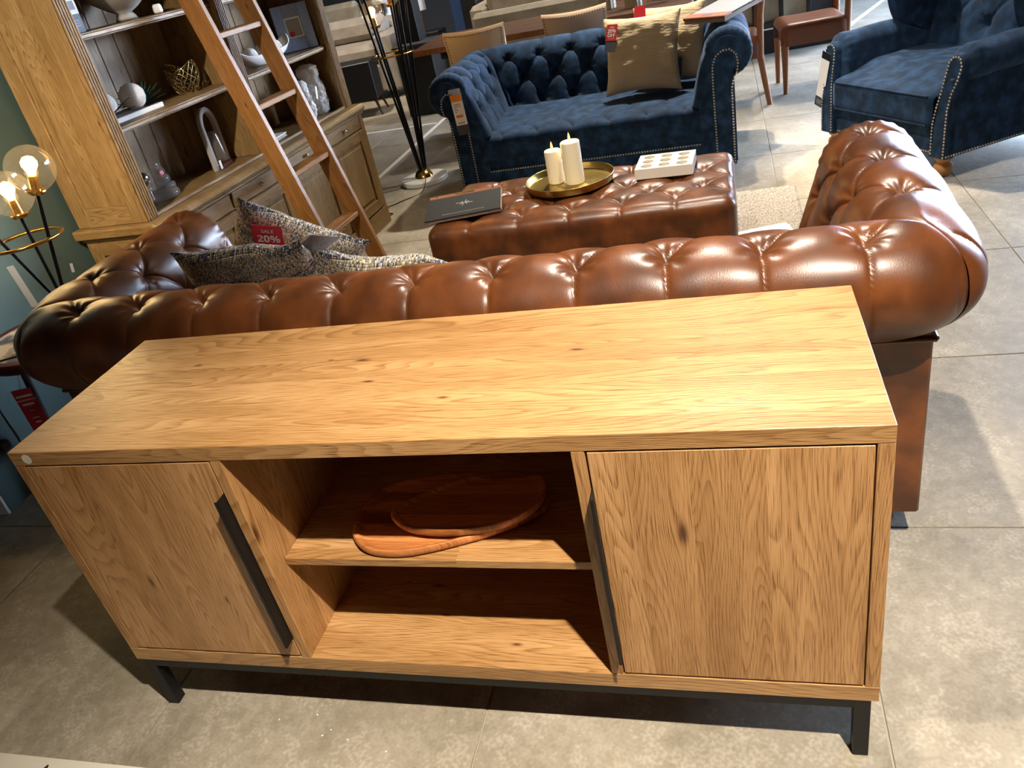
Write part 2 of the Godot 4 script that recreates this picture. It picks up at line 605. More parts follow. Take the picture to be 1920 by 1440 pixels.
# ---------- camera, sky, light ----------
func spot(at: Vector3, aim: Vector3, power: float, cone: float, tint: Color, soft: float, what: String) -> void:
	# a black track head hung under the ceiling, with a glowing lens and its light just in front
	var d := (aim - at).normalized()
	var head := thing("track_spotlight", "black cylindrical track spotlight under the ceiling " + what, "spotlight", at, 0.0, "ceiling track spotlights")
	var b := MB.new()
	var up := Vector3.FORWARD if absf(d.y) > 0.95 else Vector3.UP
	b.tf = Transform3D(Basis.looking_at(d, up), Vector3.ZERO) * Transform3D(Basis(Vector3.RIGHT, -PI / 2), Vector3.ZERO)
	b.turned([Vector2(0.0, -0.16), Vector2(0.045, -0.16), Vector2(0.045, -0.02), Vector2(0.04, -0.02)], 20)
	part("housing", b, "black_paint", head)
	var l := MB.new()
	l.tf = b.tf
	l.turned([Vector2(0.04, -0.022), Vector2(0.0, -0.022)], 20)
	part("lens", l, "lens_glow", head)
	part("stem", MB.new().tube([-d * 0.12, Vector3(-d.x * 0.12, 3.48 - at.y, -d.z * 0.12)], 0.009, 8), "black_paint", head)
	var s := SpotLight3D.new()
	s.name = "beam"
	head.add_child(s)
	s.look_at_from_position(at + d * 0.01, at + d, up)
	s.position = d * 0.01
	s.light_color = tint
	s.light_energy = power
	s.spot_range = 14.0
	s.spot_attenuation = 2.0
	s.spot_angle = cone
	s.spot_angle_attenuation = 1.0
	s.light_size = soft
	s.shadow_enabled = true

func make_view() -> void:
	var cam := Camera3D.new()
	cam.name = "camera"
	add_child(cam)
	cam.transform = Transform3D(Basis(Vector3(0.95894, -0.189094, -0.211371), Vector3(0.0497055, 0.845809, -0.531165), Vector3(0.279219, 0.498849, 0.820479)), Vector3(1.392614, 1.463252, 0.986804))
	cam.fov = 52.0324
	cam.near = 0.05
	cam.far = 80.0
	cam.current = true
	var e := Environment.new()
	e.tonemap_mode = Environment.TONE_MAPPER_LINEAR
	e.tonemap_exposure = 1.0
	e.background_mode = Environment.BG_SKY
	var sky := Sky.new()
	var sm := ProceduralSkyMaterial.new()
	sm.sky_top_color = Color8(160, 188, 226)
	sm.sky_horizon_color = Color8(216, 226, 242)
	sm.ground_bottom_color = Color8(150, 150, 148)
	sm.ground_horizon_color = Color8(190, 196, 204)
	sm.sky_energy_multiplier = 6.5
	sky.sky_material = sm
	e.sky = sky
	e.sdfgi_enabled = true
	e.ssao_enabled = true
	e.ssil_enabled = true
	var we := WorldEnvironment.new()
	we.name = "surroundings"
	we.environment = e
	add_child(we)

func make_lights() -> void:
	var w := Color8(255, 241, 222)
	spot(Vector3(1.97, 3.28, 0.94), Vector3(1.36, 0.4, 0.16), 25.0, 30.0, w, 0.03, "lighting the oak sideboard")
	spot(Vector3(1.35, 3.28, -1.85), Vector3(1.5, 0.3, -1.1), 12.0, 38.0, w, 0.04, "lighting the leather sofa and ottoman")
	spot(Vector3(1.0, 3.28, -4.8), Vector3(0.8, 0.4, -3.8), 24.0, 33.0, w, 0.05, "lighting the blue loveseat")
	spot(Vector3(1.55, 3.28, -4.5), Vector3(2.35, 0.4, -3.5), 17.0, 24.0, w, 0.05, "lighting the wing armchair")
	spot(Vector3(2.2, 3.28, -7.2), Vector3(2.0, 0.0, -6.2), 10.0, 50.0, w, 0.06, "over the brown leather chairs")
	spot(Vector3(-0.3, 3.28, -7.2), Vector3(-0.6, 0.3, -6.8), 6.0, 48.0, w, 0.06, "over the cream sofa")
	spot(Vector3(0.2, 3.28, 1.2), Vector3(-0.98, 1.2, -1.6), 18.0, 15.0, w, 0.05, "lighting the near side of the bookcase")
	spot(Vector3(0.7, 3.28, -0.3), Vector3(0.8, 0.3, -2.05), 8.5, 22.0, w, 0.05, "lighting the ottoman front")
	spot(Vector3(0.9, 3.28, -2.0), Vector3(2.1, 0.35, -3.5), 11.0, 15.0, w, 0.05, "lighting the armchair front")
	spot(Vector3(-2.4, 3.28, -6.6), Vector3(-2.6, 0.4, -7.9), 11.0, 40.0, w, 0.06, "over the grey sofa")

# ---------- room ----------
func make_room() -> void:
	var fl := struct("floor", bx(Vector3(-7, -0.2, -9.8), Vector3(8, -0.004, 6), 0.0), "grout")
	var pitch := 0.81
	var tm := bx(Vector3(-0.403, -0.02, -0.403), Vector3(0.403, 0.0, 0.403), 0.0012).mesh()
	rng.seed = 5
	for i in range(-5, 8):
		for k in range(-10, 4):
			var t := part("tile", tm, "tile_%d" % rng.randi_range(0, 2), fl)
			t.position = Vector3(0.01 + pitch * (i + 0.5), 0, -0.637 + pitch * (k + 0.5))
	struct("ceiling", bx(Vector3(-7, 3.5, -9.8), Vector3(8, 3.7, 6), 0.0), "ceiling")
	# partition on the left with a cream end
	var wl := struct("wall_left", bx(Vector3(-0.12, 0, -3.3), Vector3(0.0, 3.5, -0.012), 0.0), "teal_wall")
	wl.position = Vector3(-1.147, 0, -0.7)
	wl.rotation_degrees.y = 4.2
	part("wall_end", bx(Vector3(-0.12, 0, -0.012), Vector3(-0.001, 3.5, 0.0), 0.001), "cream_paint", wl, "cream painted end of the teal wall")
	# outer shell; the far right end and the right side are glazed
	struct("wall_far_left", bx(Vector3(-7.2, 0, -9.8), Vector3(-7, 3.5, 6), 0.0), "dark_wall")
	struct("wall_near", bx(Vector3(-7, 0, 6), Vector3(8, 3.5, 6.2), 0.0), "pale_wall")
	struct("wall_back", bx(Vector3(-7, 0, -9.8), Vector3(4.2, 3.5, -9.6), 0.0), "dark_wall")
	var wr := struct("wall_right", bx(Vector3(8, 0, -6.1), Vector3(8.2, 3.5, 6), 0.0), "pale_wall")
	part("sill", bx(Vector3(8, 0, -9.8), Vector3(8.2, 0.3, -6.1), 0.0), "dark_wall", wr)
	part("lintel", bx(Vector3(8, 3.1, -9.8), Vector3(8.2, 3.5, -6.1), 0.0), "dark_wall", wr)
	var wb := struct("window_1", bx(Vector3(4.2, 0.0, -9.8), Vector3(8, 0.28, -9.64), 0.004), "black_paint")
	part("head", bx(Vector3(4.2, 3.1, -9.8), Vector3(8, 3.5, -9.64), 0.0), "black_paint", wb)
	for k in 5:
		var x := 4.2 + 0.935 * k
		part("mullion", bx(Vector3(x, 0.28, -9.76), Vector3(x + 0.06, 3.1, -9.68), 0.003), "black_paint", wb)
		if k < 4:
			part("pane", bx(Vector3(x + 0.06, 0.28, -9.725), Vector3(x + 0.935, 3.1, -9.717), 0.0), "glass", wb)
	var ws := struct("window_2", bx(Vector3(8.06, 0.3, -9.7), Vector3(8.14, 0.36, -6.1), 0.004), "black_paint")
	for k in 5:
		var z := -9.7 + 0.885 * k
		part("mullion", bx(Vector3(8.06, 0.36, z), Vector3(8.14, 3.1, z + 0.06), 0.003), "black_paint", ws)
		if k < 4:
			part("pane", bx(Vector3(8.096, 0.36, z + 0.06), Vector3(8.104, 3.1, z + 0.885), 0.0), "glass", ws)
	struct("pavement", bx(Vector3(-12, -0.3, -24), Vector3(24, -0.21, 8), 0.0), "paving")
	# white floor lines
	for l in [[Vector3(-1.186, 0, -7.6), Vector3(-1.146, 0, -4.35)], [Vector3(-3.6, 0, -6.17), Vector3(-1.2, 0, -6.13)]]:
		var t := bx(l[0] + Vector3(0, 0.0002, 0), l[1] + Vector3(0, 0.0014, 0), 0.0)
		var o := part(numbered("floor_tape"), t, "tape", self)
		tag(o, "white tape line on the floor tiles running towards the dark back wall" if l[1].z > -5 else "white tape line on the floor tiles crossing behind the ladder bookcase", "tape")
	var o := part(numbered("floor_tape"), bx(Vector3(-1.2, 0.0002, -0.025), Vector3(1.2, 0.0014, 0.025), 0.0), "tape", self)
	o.position = Vector3(2.85, 0, -8.4)
	o.rotation_degrees.y = 67.6
	tag(o, "slanting white tape line on the floor tiles beside the brown leather chair", "tape")

# ---------- oak sideboard ----------
func make_sideboard() -> void:
	var s := thing("sideboard", "light oak sideboard with two black-handled doors, open middle shelf and black metal legs", "sideboard")
	part("top", bx(Vector3(0, 0.732, -0.4575), Vector3(1.6, 0.764, 0.0), 0.0012, 0, Vector2(0, 0.46)), "oak", s)
	for x in [0.0, 1.576]:
		part("side_panel", bx(Vector3(x, 0.2, -0.452), Vector3(x + 0.024, 0.7318, -0.0005), 0.001, 1, Vector2(-0.15 - 0.02 * x, 0.13)), "oak_door", s)
	for x in [0.4525, 1.1265]:
		part("divider", bx(Vector3(x, 0.2, -0.44), Vector3(x + 0.0225, 0.7318, -0.0005), 0.001, 1, Vector2(-0.17, 0.5 + x * 0.3)), "oak_door", s)
	part("bottom_board", bx(Vector3(0, 0.162, -0.4575), Vector3(1.6, 0.1998, 0.0), 0.0012, 0, Vector2(-0.044, 0.39)), "oak", s)
	part("back_panel", bx(Vector3(0.0245, 0.2, -0.452), Vector3(1.5755, 0.7318, -0.4405), 0.0005, 0, Vector2(0.2, 0.1)), "oak", s)
	part("shelf", bx(Vector3(0.4755, 0.424, -0.4395), Vector3(1.126, 0.443, -0.05), 0.001, 0, Vector2(0.75, 0.49)), "oak", s)
	for k in 2:
		var x0: float = [0.0265, 1.1525][k]
		var x1: float = [0.4495, 1.5735][k]
		var d := part("door", bx(Vector3(x0, 0.2045, -0.0205), Vector3(x1, 0.7285, -0.0005), 0.001, 1, Vector2([-0.16, -0.18][k], [0.0, -0.66][k])), "oak_door", s)
		var h := MB.new()
		var hx: float = x1 if k == 0 else x0
		var sg := -1.0 if k == 0 else 1.0
		# black metal edge pull: a blade on the door edge standing proud of the front, with a small return
		h.box(Vector3(minf(hx, hx - sg * 0.0022), 0.258, -0.019), Vector3(maxf(hx, hx - sg * 0.0022), 0.655, 0.026), 0.0005)
		h.box(Vector3(minf(hx - sg * 0.0022, hx + sg * 0.004), 0.258, 0.024), Vector3(maxf(hx - sg * 0.0022, hx + sg * 0.004), 0.655, 0.0262), 0.0005)
		part("handle", h, "black_steel", d, "black metal edge handle")
	for z in [-0.028, -0.445]:
		part("frame_rail", bx(Vector3(0.028, 0.137, z), Vector3(1.572, 0.1618, z + 0.025), 0.001), "black_steel", s)
	for x in [0.012, 1.56]:
		part("frame_rail", bx(Vector3(x, 0.137, -0.42), Vector3(x + 0.028, 0.1618, -0.028), 0.001), "black_steel", s)
		for z in [-0.03, -0.45]:
			part("leg", bx(Vector3(x, 0.0, z), Vector3(x + 0.028, 0.1618, z + 0.028), 0.0012), "black_steel", s)
	var dot := MB.new()
	dot.tf = Transform3D(Basis(Vector3.RIGHT, PI / 2), Vector3(0.041, 0.748, 0.0001))
	dot.turned([Vector2(0.011, 0), Vector2(0.011, 0.0004), Vector2(0, 0.0004)], 20)
	part("sticker", dot, "cream_paint", s, "round pale sticker on the front edge")
	# serving boards on the shelf
	board("serving_board", "large red-brown wooden serving board lying under a smaller one", 0.443, [[0.665, -0.058], [0.615, -0.1], [0.6, -0.15], [0.612, -0.23], [0.67, -0.278], [0.8, -0.3], [0.93, -0.285], [1.0, -0.24], [1.008, -0.185], [0.95, -0.135], [0.86, -0.09], [0.75, -0.053]], 0.02, 0)
	board("serving_board", "small oval wooden serving board with striped grain on top of a larger board", 0.4631, [[0.69, -0.155], [0.715, -0.115], [0.77, -0.093], [0.86, -0.092], [0.95, -0.12], [1.0, -0.175], [1.0, -0.24], [0.95, -0.275], [0.85, -0.268], [0.75, -0.215]], 0.02, 1)

func spline(pts: Array, per := 6) -> PackedVector2Array:
	var out := PackedVector2Array()
	var N := pts.size()
	for i in N:
		var p := []
		for k in range(-1, 3):
			p.append(Vector2(pts[(i + k + N) % N][0], pts[(i + k + N) % N][1]))
		for q in per:
			out.append(p[1].cubic_interpolate(p[2], p[0], p[3], float(q) / per))
	return out

# a dished board: outline, raised rim, sunken middle
func board(called: String, label: String, y: float, pts: Array, th: float, k: int) -> void:
	var o := thing(called, label, "serving board", Vector3(0, y, 0), 0.0, "wooden serving boards on the sideboard shelf")
	var line := spline(pts, 8)
	var c := Vector2.ZERO
	for p in line:
		c += p / line.size()
	o.position = Vector3(c.x, y + 0.0003, c.y)
	var N := line.size()
	var P := PackedVector3Array()
	var U := PackedVector2Array()
	# rings from under the board, round the edge and into the dish
	var lv := [[0.0, 0.0], [0.6, 0.0], [0.93, 0.0], [0.985, 0.004], [1.0, th * 0.55], [0.99, th * 0.93], [0.97, th], [0.93, th * 0.97], [0.905, th * 0.72], [0.87, th * 0.62], [0.5, th * 0.6], [0.0, th * 0.6]]
	for i in N:
		for l in lv:
			var q: Vector2 = (line[i] - c) * l[0]
			P.append(Vector3(q.x, l[1], q.y))
			U.append(Vector2(q.x * 0.9 + k * 0.37, q.y + 0.12 * k))
	var b := MB.new().grid(P, N, lv.size(), U, true, false)
	if b.n[4].dot(b.v[4] - Vector3(0, th * 0.5, 0)) < 0:
		b = MB.new().grid(P, N, lv.size(), U, true, true)
	part("board", b, "acacia", o)

# ---------- buttoned upholstery ----------
# height of the cover at (a, b): buttons in staggered rows, folds between them, straight pleats beyond the outer rows
func tuft(a: float, b: float, rows: PackedFloat32Array, p: float, a0: float, deep: float, fold: float, below := true, above := true) -> float:
	var n := rows.size()
	if n == 0:
		return 0.0
	var h := 0.0
	var j := -1
	for q in n:
		if b >= rows[q]:
			j = q
	var db := 9.0
	var ang := 0.0
	for q in [j, j + 1]:
		if q >= 0 and q < n:
			var f := a - a0 - (0.5 * p if q % 2 else 0.0)
			f -= p * roundf(f / p)
			var dy: float = b - rows[q]
			var d := sqrt(f * f + dy * dy)
			if d < db:
				db = d
				ang = atan2(dy, f) + q * 1.3
	var dc := 9.0
	var s := 1.0
	if j < 0 or j >= n - 1:
		if (j < 0 and below) or (j >= n - 1 and above):
			var q := 0 if j < 0 else n - 1
			var f := a - a0 - (0.5 * p if q % 2 else 0.0)
			f -= p * roundf(f / p)
			dc = absf(f)
			s = 0.45 + 0.55 * exp(-absf(b - rows[q]) / 0.09)
	else:
		var hh := rows[j + 1] - rows[j]
		var t := (b - rows[j]) / hh
		var f := a - a0 - (0.5 * p if j % 2 else 0.0)
		var f1 := f - t * 0.5 * p
		f1 -= p * roundf(f1 / p)
		var f2 := f + t * 0.5 * p
		f2 -= p * roundf(f2 / p)
		dc = minf(absf(f1), absf(f2)) * hh / sqrt(hh * hh + 0.25 * p * p)
		s = 0.8
	if dc < 1.0:
		h -= s * fold * (0.46 * exp(-dc / 0.0045) + 0.54 * exp(-dc / 0.035))
	if db < 0.3:
		h -= deep * exp(-pow(db / 0.03, 1.25))
		if db > 0.008 and db < 0.09:
			h += 0.0019 * cos(ang * 7.0) * exp(-pow((db - 0.03) / 0.022, 2.0))
	return h

# roll-and-face profile in (outwards, up): round roll, then the inner face down to the seat
func roll_profile(cs: float, cy: float, r: float, f0: float, f1: float, inner: float, step: float) -> Array:
	var out := []
	var len_arc := r * (f1 - f0)
	var total := len_arc + inner
	var n := int(ceil(total / step))
	for i in n + 1:
		var b := total * i / n
		if b <= len_arc:
			var f := f0 + b / r
			out.append([cs + r * sin(f), cy - r * cos(f), sin(f), -cos(f), b])
		else:
			var e := b - len_arc
			out.append([cs + r * sin(f1) + cos(f1) * e, cy - r * cos(f1) + sin(f1) * e, sin(f1), -cos(f1), b])
	return out

func nails(b: MB, pts: Array, r: float, gap: float, nn: Vector3) -> void:
	# dome nails at even spacing along a line
	var left := 0.0
	for i in pts.size() - 1:
		var p: Vector3 = pts[i]
		var q: Vector3 = pts[i + 1]
		var L := p.distance_to(q)
		var at := left
		while at < L:
			dome(b, p.lerp(q, at / L), r, nn)
			at += gap
		left = at - L

func dome(b: MB, c: Vector3, r: float, nn: Vector3) -> void:
	var x := nn.cross(Vector3.UP if absf(nn.y) < 0.9 else Vector3.RIGHT).normalized()
	var y := nn.cross(x)
	var top := b.vert(c + nn * r * 0.7, nn, Vector2.ZERO)
	var mid := []
	var low := []
	for k in 7:
		var a := TAU * k / 7
		var d := x * cos(a) + y * sin(a)
		mid.append(b.vert(c + d * r * 0.7 + nn * r * 0.5, d * 0.6 + nn, Vector2.ZERO))
		low.append(b.vert(c + d * r, d + nn * 0.1, Vector2.ZERO))
	for k in 7:
		var k2 := (k + 1) % 7
		b.tri(top, mid[k], mid[k2])
		b.quad(mid[k], low[k], low[k2], mid[k2])

# a chesterfield that faces +z, its back panel on z = 0, its arm panels on x = +-w/2
func chesterfield(s: Node3D, c: Dictionary) -> void:
	var w: float = c.w
	var L: float = c.l
	var hw := w * 0.5
	var prof: Array = roll_profile(c.cs, c.cy, c.r, deg_to_rad(c.f0), deg_to_rad(255.0), c.inner, c.step)
	var nb := prof.size()
	var rows := PackedFloat32Array(c.rows)
	var arms := PackedFloat32Array(c.get("arm_rows", c.rows))
	var pufa := noise(c.seed, 3.0, 2)
	# back
	var smax: float = c.cs + c.r
	var na := int(ceil((w + 2.0 * smax) / c.step))
	var P := PackedVector3Array()
	var U := PackedVector2Array()
	for i in na + 1:
		var t := float(i) / na
		for j in nb:
			var q: Array = prof[j]
			var half: float = hw + q[0]
			var a := lerpf(-half, half, t)
			var dm := (half - absf(a)) * 0.7071
			var h := tuft(a, q[4], rows, c.pitch, c.a0, c.deep, c.fold) * smoothstep(0.0, 0.06, dm)
			h -= 0.005 * exp(-dm / 0.01) + 0.008 * exp(-dm / 0.05) + c.corner * maxf(0.0, q[2]) * exp(-pow(dm / 0.06, 1.3))
			h += pufa.get_noise_2d(a * 1.2, q[4]) * 0.004
			var h2: float = hw + q[0] + q[2] * h
			P.append(Vector3(lerpf(-h2, h2, t), q[1] + q[3] * h, -q[0] - q[2] * h))
			U.append(Vector2(a, q[4]))
	part("back", MB.new().grid(P, na + 1, nb, U, false, true), c.m, s)
	# arms
	var e := 0.045
	for sd in [-1.0, 1.0]:
		var pa := PackedVector3Array()
		var ua := PackedVector2Array()
		var n2 := int(ceil((L + smax) / c.step))
		for i in n2 + 1:
			var t := float(i) / n2
			for j in nb:
				var q: Array = prof[j]
				var z: float = lerpf(-q[0], L, t)
				var dm: float = (z + q[0]) * 0.7071
				var zz := z
				var cut := 0.0
				if z > L - e:
					var ps := (z - (L - e)) / e * PI * 0.5
					zz = L - e + e * sin(ps)
					cut = e * (1.0 - cos(ps))
				var h := tuft(z, q[4], arms, c.arm_pitch, c.arm_a0, c.deep * smoothstep(L, L - 0.12, z), c.fold * smoothstep(L, L - 0.1, z)) * smoothstep(0.0, 0.06, dm) - cut
				h -= 0.005 * exp(-dm / 0.01) + 0.008 * exp(-dm / 0.05) + c.corner * maxf(0.0, q[2]) * exp(-pow(dm / 0.06, 1.3))
				h += pufa.get_noise_2d(z * 1.2 + 7.0 * sd, q[4]) * 0.004
				# gathers where the cover is pulled over the arm front
				if z > L - 0.11 and q[4] < c.r * 4.2:
					h += 0.0016 * cos(q[4] * 190.0) * exp(-pow((z - L + 0.03) / 0.03, 2.0))
				if z < 0.3:
					zz -= q[2] * h * clampf(1.0 - (z + q[0]) / 0.3, 0.0, 1.0)
				pa.append(Vector3(sd * (hw + q[0] + q[2] * h), q[1] + q[3] * h, zz))
				ua.append(Vector2(z, q[4]))
		part("arm", MB.new().grid(pa, n2 + 1, nb, ua, false, sd > 0), c.m, s)
		# arm front: the scroll and the post below it
		var poly := PackedVector2Array()
		for j in range(0, nb, 3):
			var q: Array = prof[j]
			if q[1] < c.seat_y - 0.06 and j > nb / 2:
				break
			poly.append(Vector2(sd * (hw + q[0] - q[2] * (e - 0.004)), q[1] - q[3] * (e - 0.004)))
		var inn: float = poly[poly.size() - 1].x
		poly.append(Vector2(inn, c.foot))
		poly.append(Vector2(sd * (hw - 0.006), c.foot))
		poly.append(Vector2(sd * (hw - 0.006), c.seam - 0.01))
		part("arm_front", MB.new().prism(poly, L - 0.06, L + 0.006, 0.006, false), c.m, s)
		part("side_panel", bx(Vector3(sd * hw - (0.03 if sd > 0 else 0.0), c.foot, 0.0305), Vector3(sd * hw + (0.0 if sd > 0 else 0.03), c.seam + 0.02, L - 0.05), 0.004), c.m2, s)
		part("piping", MB.new().tube([Vector3(sd * (hw + 0.004), c.seam, 0), Vector3(sd * (hw + 0.004), c.seam, L - 0.03)], 0.006, 8), c.m2, s)
	part("back_panel", bx(Vector3(-hw, c.foot, 0.0), Vector3(hw, c.seam + 0.02, 0.03), 0.006), c.m2, s)
	part("piping", MB.new().tube([Vector3(-hw - 0.004, c.seam, -0.004), Vector3(hw + 0.004, c.seam, -0.004)], 0.006, 8), c.m2, s)
	var inner_s: float = prof[nb - 1][0]
	part("seat_base", bx(Vector3(-hw - inner_s + 0.02, c.foot, 0.03), Vector3(hw + inner_s - 0.02, c.seat_y - 0.13, L - 0.03), 0.006), c.m, s)

func bun_foot(h: float, r: float) -> MB:
	return MB.new().lathe([Vector2(0, 0), Vector2(r * 0.55, 0), Vector2(r * 0.75, h * 0.06), Vector2(r * 0.98, h * 0.26), Vector2(r, h * 0.42), Vector2(r * 0.9, h * 0.58), Vector2(r * 0.62, h * 0.68), Vector2(r * 0.72, h * 0.76), Vector2(r * 0.95, h * 0.86), Vector2(r * 0.98, h), Vector2(0, h)], 20)

# a seat or stool top: cover wrapped over front, top and back, ends rounded
func wrapped(x0: float, x1: float, prof: Array, e: float, step: float, rows: PackedFloat32Array, p: float, a0: float, deep: float, fold: float, sd: int) -> MB:
	var nb := prof.size()
	var na := int(ceil((x1 - x0) / step))
	var P := PackedVector3Array()
	var U := PackedVector2Array()
	var pf := noise(sd, 3.0, 2)
	for i in na + 1:
		var a := lerpf(x0, x1, float(i) / na)
		var de := minf(a - x0, x1 - a)
		var ax := a
		var cut := 0.0
		if de < e:
			var ps := (1.0 - de / e) * PI * 0.5
			cut = e * (1.0 - cos(ps))
			ax = (x0 + e - e * sin(ps)) if a - x0 < x1 - a else (x1 - e + e * sin(ps))
		for j in nb:
			var q: Array = prof[j]
			var h := tuft(a, q[4], rows, p, a0, deep, fold) * smoothstep(0.0, 0.07, de) - cut + pf.get_noise_2d(a, q[4]) * 0.004
			P.append(Vector3(ax, q[1] + q[3] * h, q[0] + q[2] * h))
			U.append(Vector2(a, q[4]))
	return MB.new().grid(P, na + 1, nb, U, false, false)

# path of (z, y) corners with rounding r, sampled as [z, y, nz, ny, run]; goes up the front, back over the top
func round_path(pts: Array, r: float, step: float) -> Array:
	var line := [pts[0]]
	for i in range(1, pts.size() - 1):
		var a: Vector2 = (pts[i - 1] - pts[i]).normalized()
		var b: Vector2 = (pts[i + 1] - pts[i]).normalized()
		var p0: Vector2 = pts[i] + a * r
		var p1: Vector2 = pts[i] + b * r
		for k in 9:
			var t := k / 8.0
			line.append(p0.lerp(pts[i], t).lerp(pts[i].lerp(p1, t), t))
	line.append(pts[pts.size() - 1])
	var total := 0.0
	for i in line.size() - 1:
		total += line[i].distance_to(line[i + 1])
	var n := int(ceil(total / step))
	var out := []
	var i := 0
	var acc := 0.0
	for k in n + 1:
		var b := total * k / n
		while i < line.size() - 2 and acc + line[i].distance_to(line[i + 1]) < b:
			acc += line[i].distance_to(line[i + 1])
			i += 1
		var L: float = line[i].distance_to(line[i + 1])
		var pos: Vector2 = line[i].lerp(line[i + 1], clampf((b - acc) / maxf(L, 1e-6), 0, 1))
		var d: Vector2 = (line[i + 1] - line[i]).normalized()
		out.append([pos.x, pos.y, d.y, -d.x, b])
	# smooth the directions
	for pass_ in 4:
		for k in range(1, out.size() - 1):
			var v := Vector2(out[k - 1][2] + out[k][2] * 2 + out[k + 1][2], out[k - 1][3] + out[k][3] * 2 + out[k + 1][3]).normalized()
			out[k][2] = v.x
			out[k][3] = v.y
	return out

# ---------- seating ----------
func make_leather_sofa() -> void:
	var s := thing("leather_chesterfield_sofa", "long tan brown leather chesterfield sofa with deep buttoned rolled back, behind the oak sideboard", "sofa", Vector3(0.66, 0, -0.58), 180.0)
	chesterfield(s, {"corner": 0.05, "w": 2.24, "l": 0.79, "cs": -0.025, "cy": 0.695, "r": 0.13, "f0": 20.0, "inner": 0.30, "step": 0.0048, "rows": [0.33, 0.455, 0.58], "arm_rows": [0.372, 0.49, 0.61], "pitch": 0.193, "a0": 0.559, "arm_pitch": 0.225, "arm_a0": 0.24, "deep": 0.026, "fold": 0.013, "seed": 61, "m": "leather", "m2": "leather", "foot": 0.095, "seam": 0.568, "seat_y": 0.46})
	for k in 3:
		var x := -0.955 + 0.638 * k
		var b := bx(Vector3(x, 0.332, 0.22), Vector3(x + 0.632, 0.45, 0.75), 0.03)
		part("seat_cushion", b, "leather", s)
	for x in [-1.04, 1.04]:
		for z in [0.085, 0.7]:
			part("foot", bun_foot(0.095, 0.045), "dark_foot", s).position = Vector3(x, 0, z)

func pillow(w: float, h: float, t: float, sd: int, lump := 0.012, n := 44) -> MB:
	var b := MB.new()
	var f := noise(sd, 2.6, 3)
	for side in [1.0, -1.0]:
		var P := PackedVector3Array()
		var U := PackedVector2Array()
		for i in n + 1:
			var u := -1.0 + 2.0 * i / n
			for j in n + 1:
				var v := -1.0 + 2.0 * j / n
				var x := u * w * 0.5 * (1.0 - 0.1 * (1.0 - v * v) * u * u)
				var y := v * h * 0.5 * (1.0 - 0.1 * (1.0 - u * u) * v * v)
				var k := pow(maxf(0.0, (1.0 - pow(absf(u), 2.6)) * (1.0 - pow(absf(v), 2.6))), 0.55)
				var z = side * t * 0.5 * k + f.get_noise_2d(x * 3.0, y * 3.0 + side) * lump * sqrt(k) + f.get_noise_2d(x * 1.1 + 9.0, y * 1.1) * 0.03
				P.append(Vector3(x, y, z))
				U.append(Vector2(x + 0.5 * side, y))
		b.grid(P, n + 1, n + 1, U, false, side < 0)
	return b

func cushion(called: String, label: String, size: Vector3, at: Vector3, eul: Vector3, m: String, sd: int, group: String, lump := 0.012) -> Node3D:
	var o := thing(called, label, "cushion", at, 0.0, group)
	o.rotation_degrees = eul
	part("cover", pillow(size.x, size.y, size.z, sd, lump), m, o)
	return o

func sale_card(parent: Node3D, xf: Transform3D, w: float, h: float, lower: String) -> void:
	var c := part("sale_tag", bx(Vector3(-w / 2, -h / 2, -0.0006), Vector3(w / 2, h / 2, 0.0006), 0.0), "sale_red", parent, "red sale tag reading 20% OFF")
	c.transform = xf
	words("SALE", w * 0.2, "paper", c, Transform3D(Basis.IDENTITY, Vector3(0, h * 0.33, 0.001)))
	words("20%", w * 0.4, "paper", c, Transform3D(Basis.IDENTITY, Vector3(0, h * 0.1, 0.001)), true)
	words("OFF", w * 0.4, "paper", c, Transform3D(Basis.IDENTITY, Vector3(0, -h * 0.17, 0.001)), true)
	part("printed_line", bx(Vector3(-w * 0.3, -h * 0.38, 0.0006), Vector3(w * 0.3, -h * 0.365, 0.001), 0.0), "paper", c)
	if lower:
		part("care_card", bx(Vector3(-w * 0.5, -h * 1.2, -0.0012), Vector3(w * 0.5, -h * 0.5, -0.0002), 0.0), lower, c, "grey care card")

func make_sofa_cushions() -> void:
	var g := "flecked wool cushions on the leather sofa"
	var a := cushion("wool_cushion", "flecked cream and blue wool cushion leaning on the inside back of the leather sofa", Vector3(0.47, 0.44, 0.14), Vector3(0.07, 0.645, -0.95), Vector3(-26, 175, -3), "knit", 201, g)
	var b := cushion("wool_cushion", "flecked wool cushion with a red sale tag, standing behind another on the leather sofa", Vector3(0.42, 0.42, 0.14), Vector3(-0.015, 0.63, -1.2), Vector3(-20, 188, 36), "knit", 202, g)
	cushion("wool_cushion", "flecked wool cushion slumped low beside the tagged one on the leather sofa", Vector3(0.44, 0.42, 0.14), Vector3(0.41, 0.575, -1.0), Vector3(-30, 180, 16), "knit", 203, g)
	sale_card(b, Transform3D(Basis.from_euler(Vector3(0.0, PI, 0.35)), Vector3(0.085, 0.15, -0.075)), 0.09, 0.13, "")
	var p := part("product_card", bx(Vector3(-0.07, -0.05, -0.001), Vector3(0.07, 0.05, 0.001), 0.0), "card_plum", a, "plum product card in a clear sleeve")
	p.transform = Transform3D(Basis.from_euler(Vector3(-0.5, 0.4, -0.5)), Vector3(-0.2, 0.135, 0.04))
	part("sleeve", bx(Vector3(-0.075, -0.055, -0.002), Vector3(0.085, 0.062, -0.0015), 0.0), "clear_plastic", p)

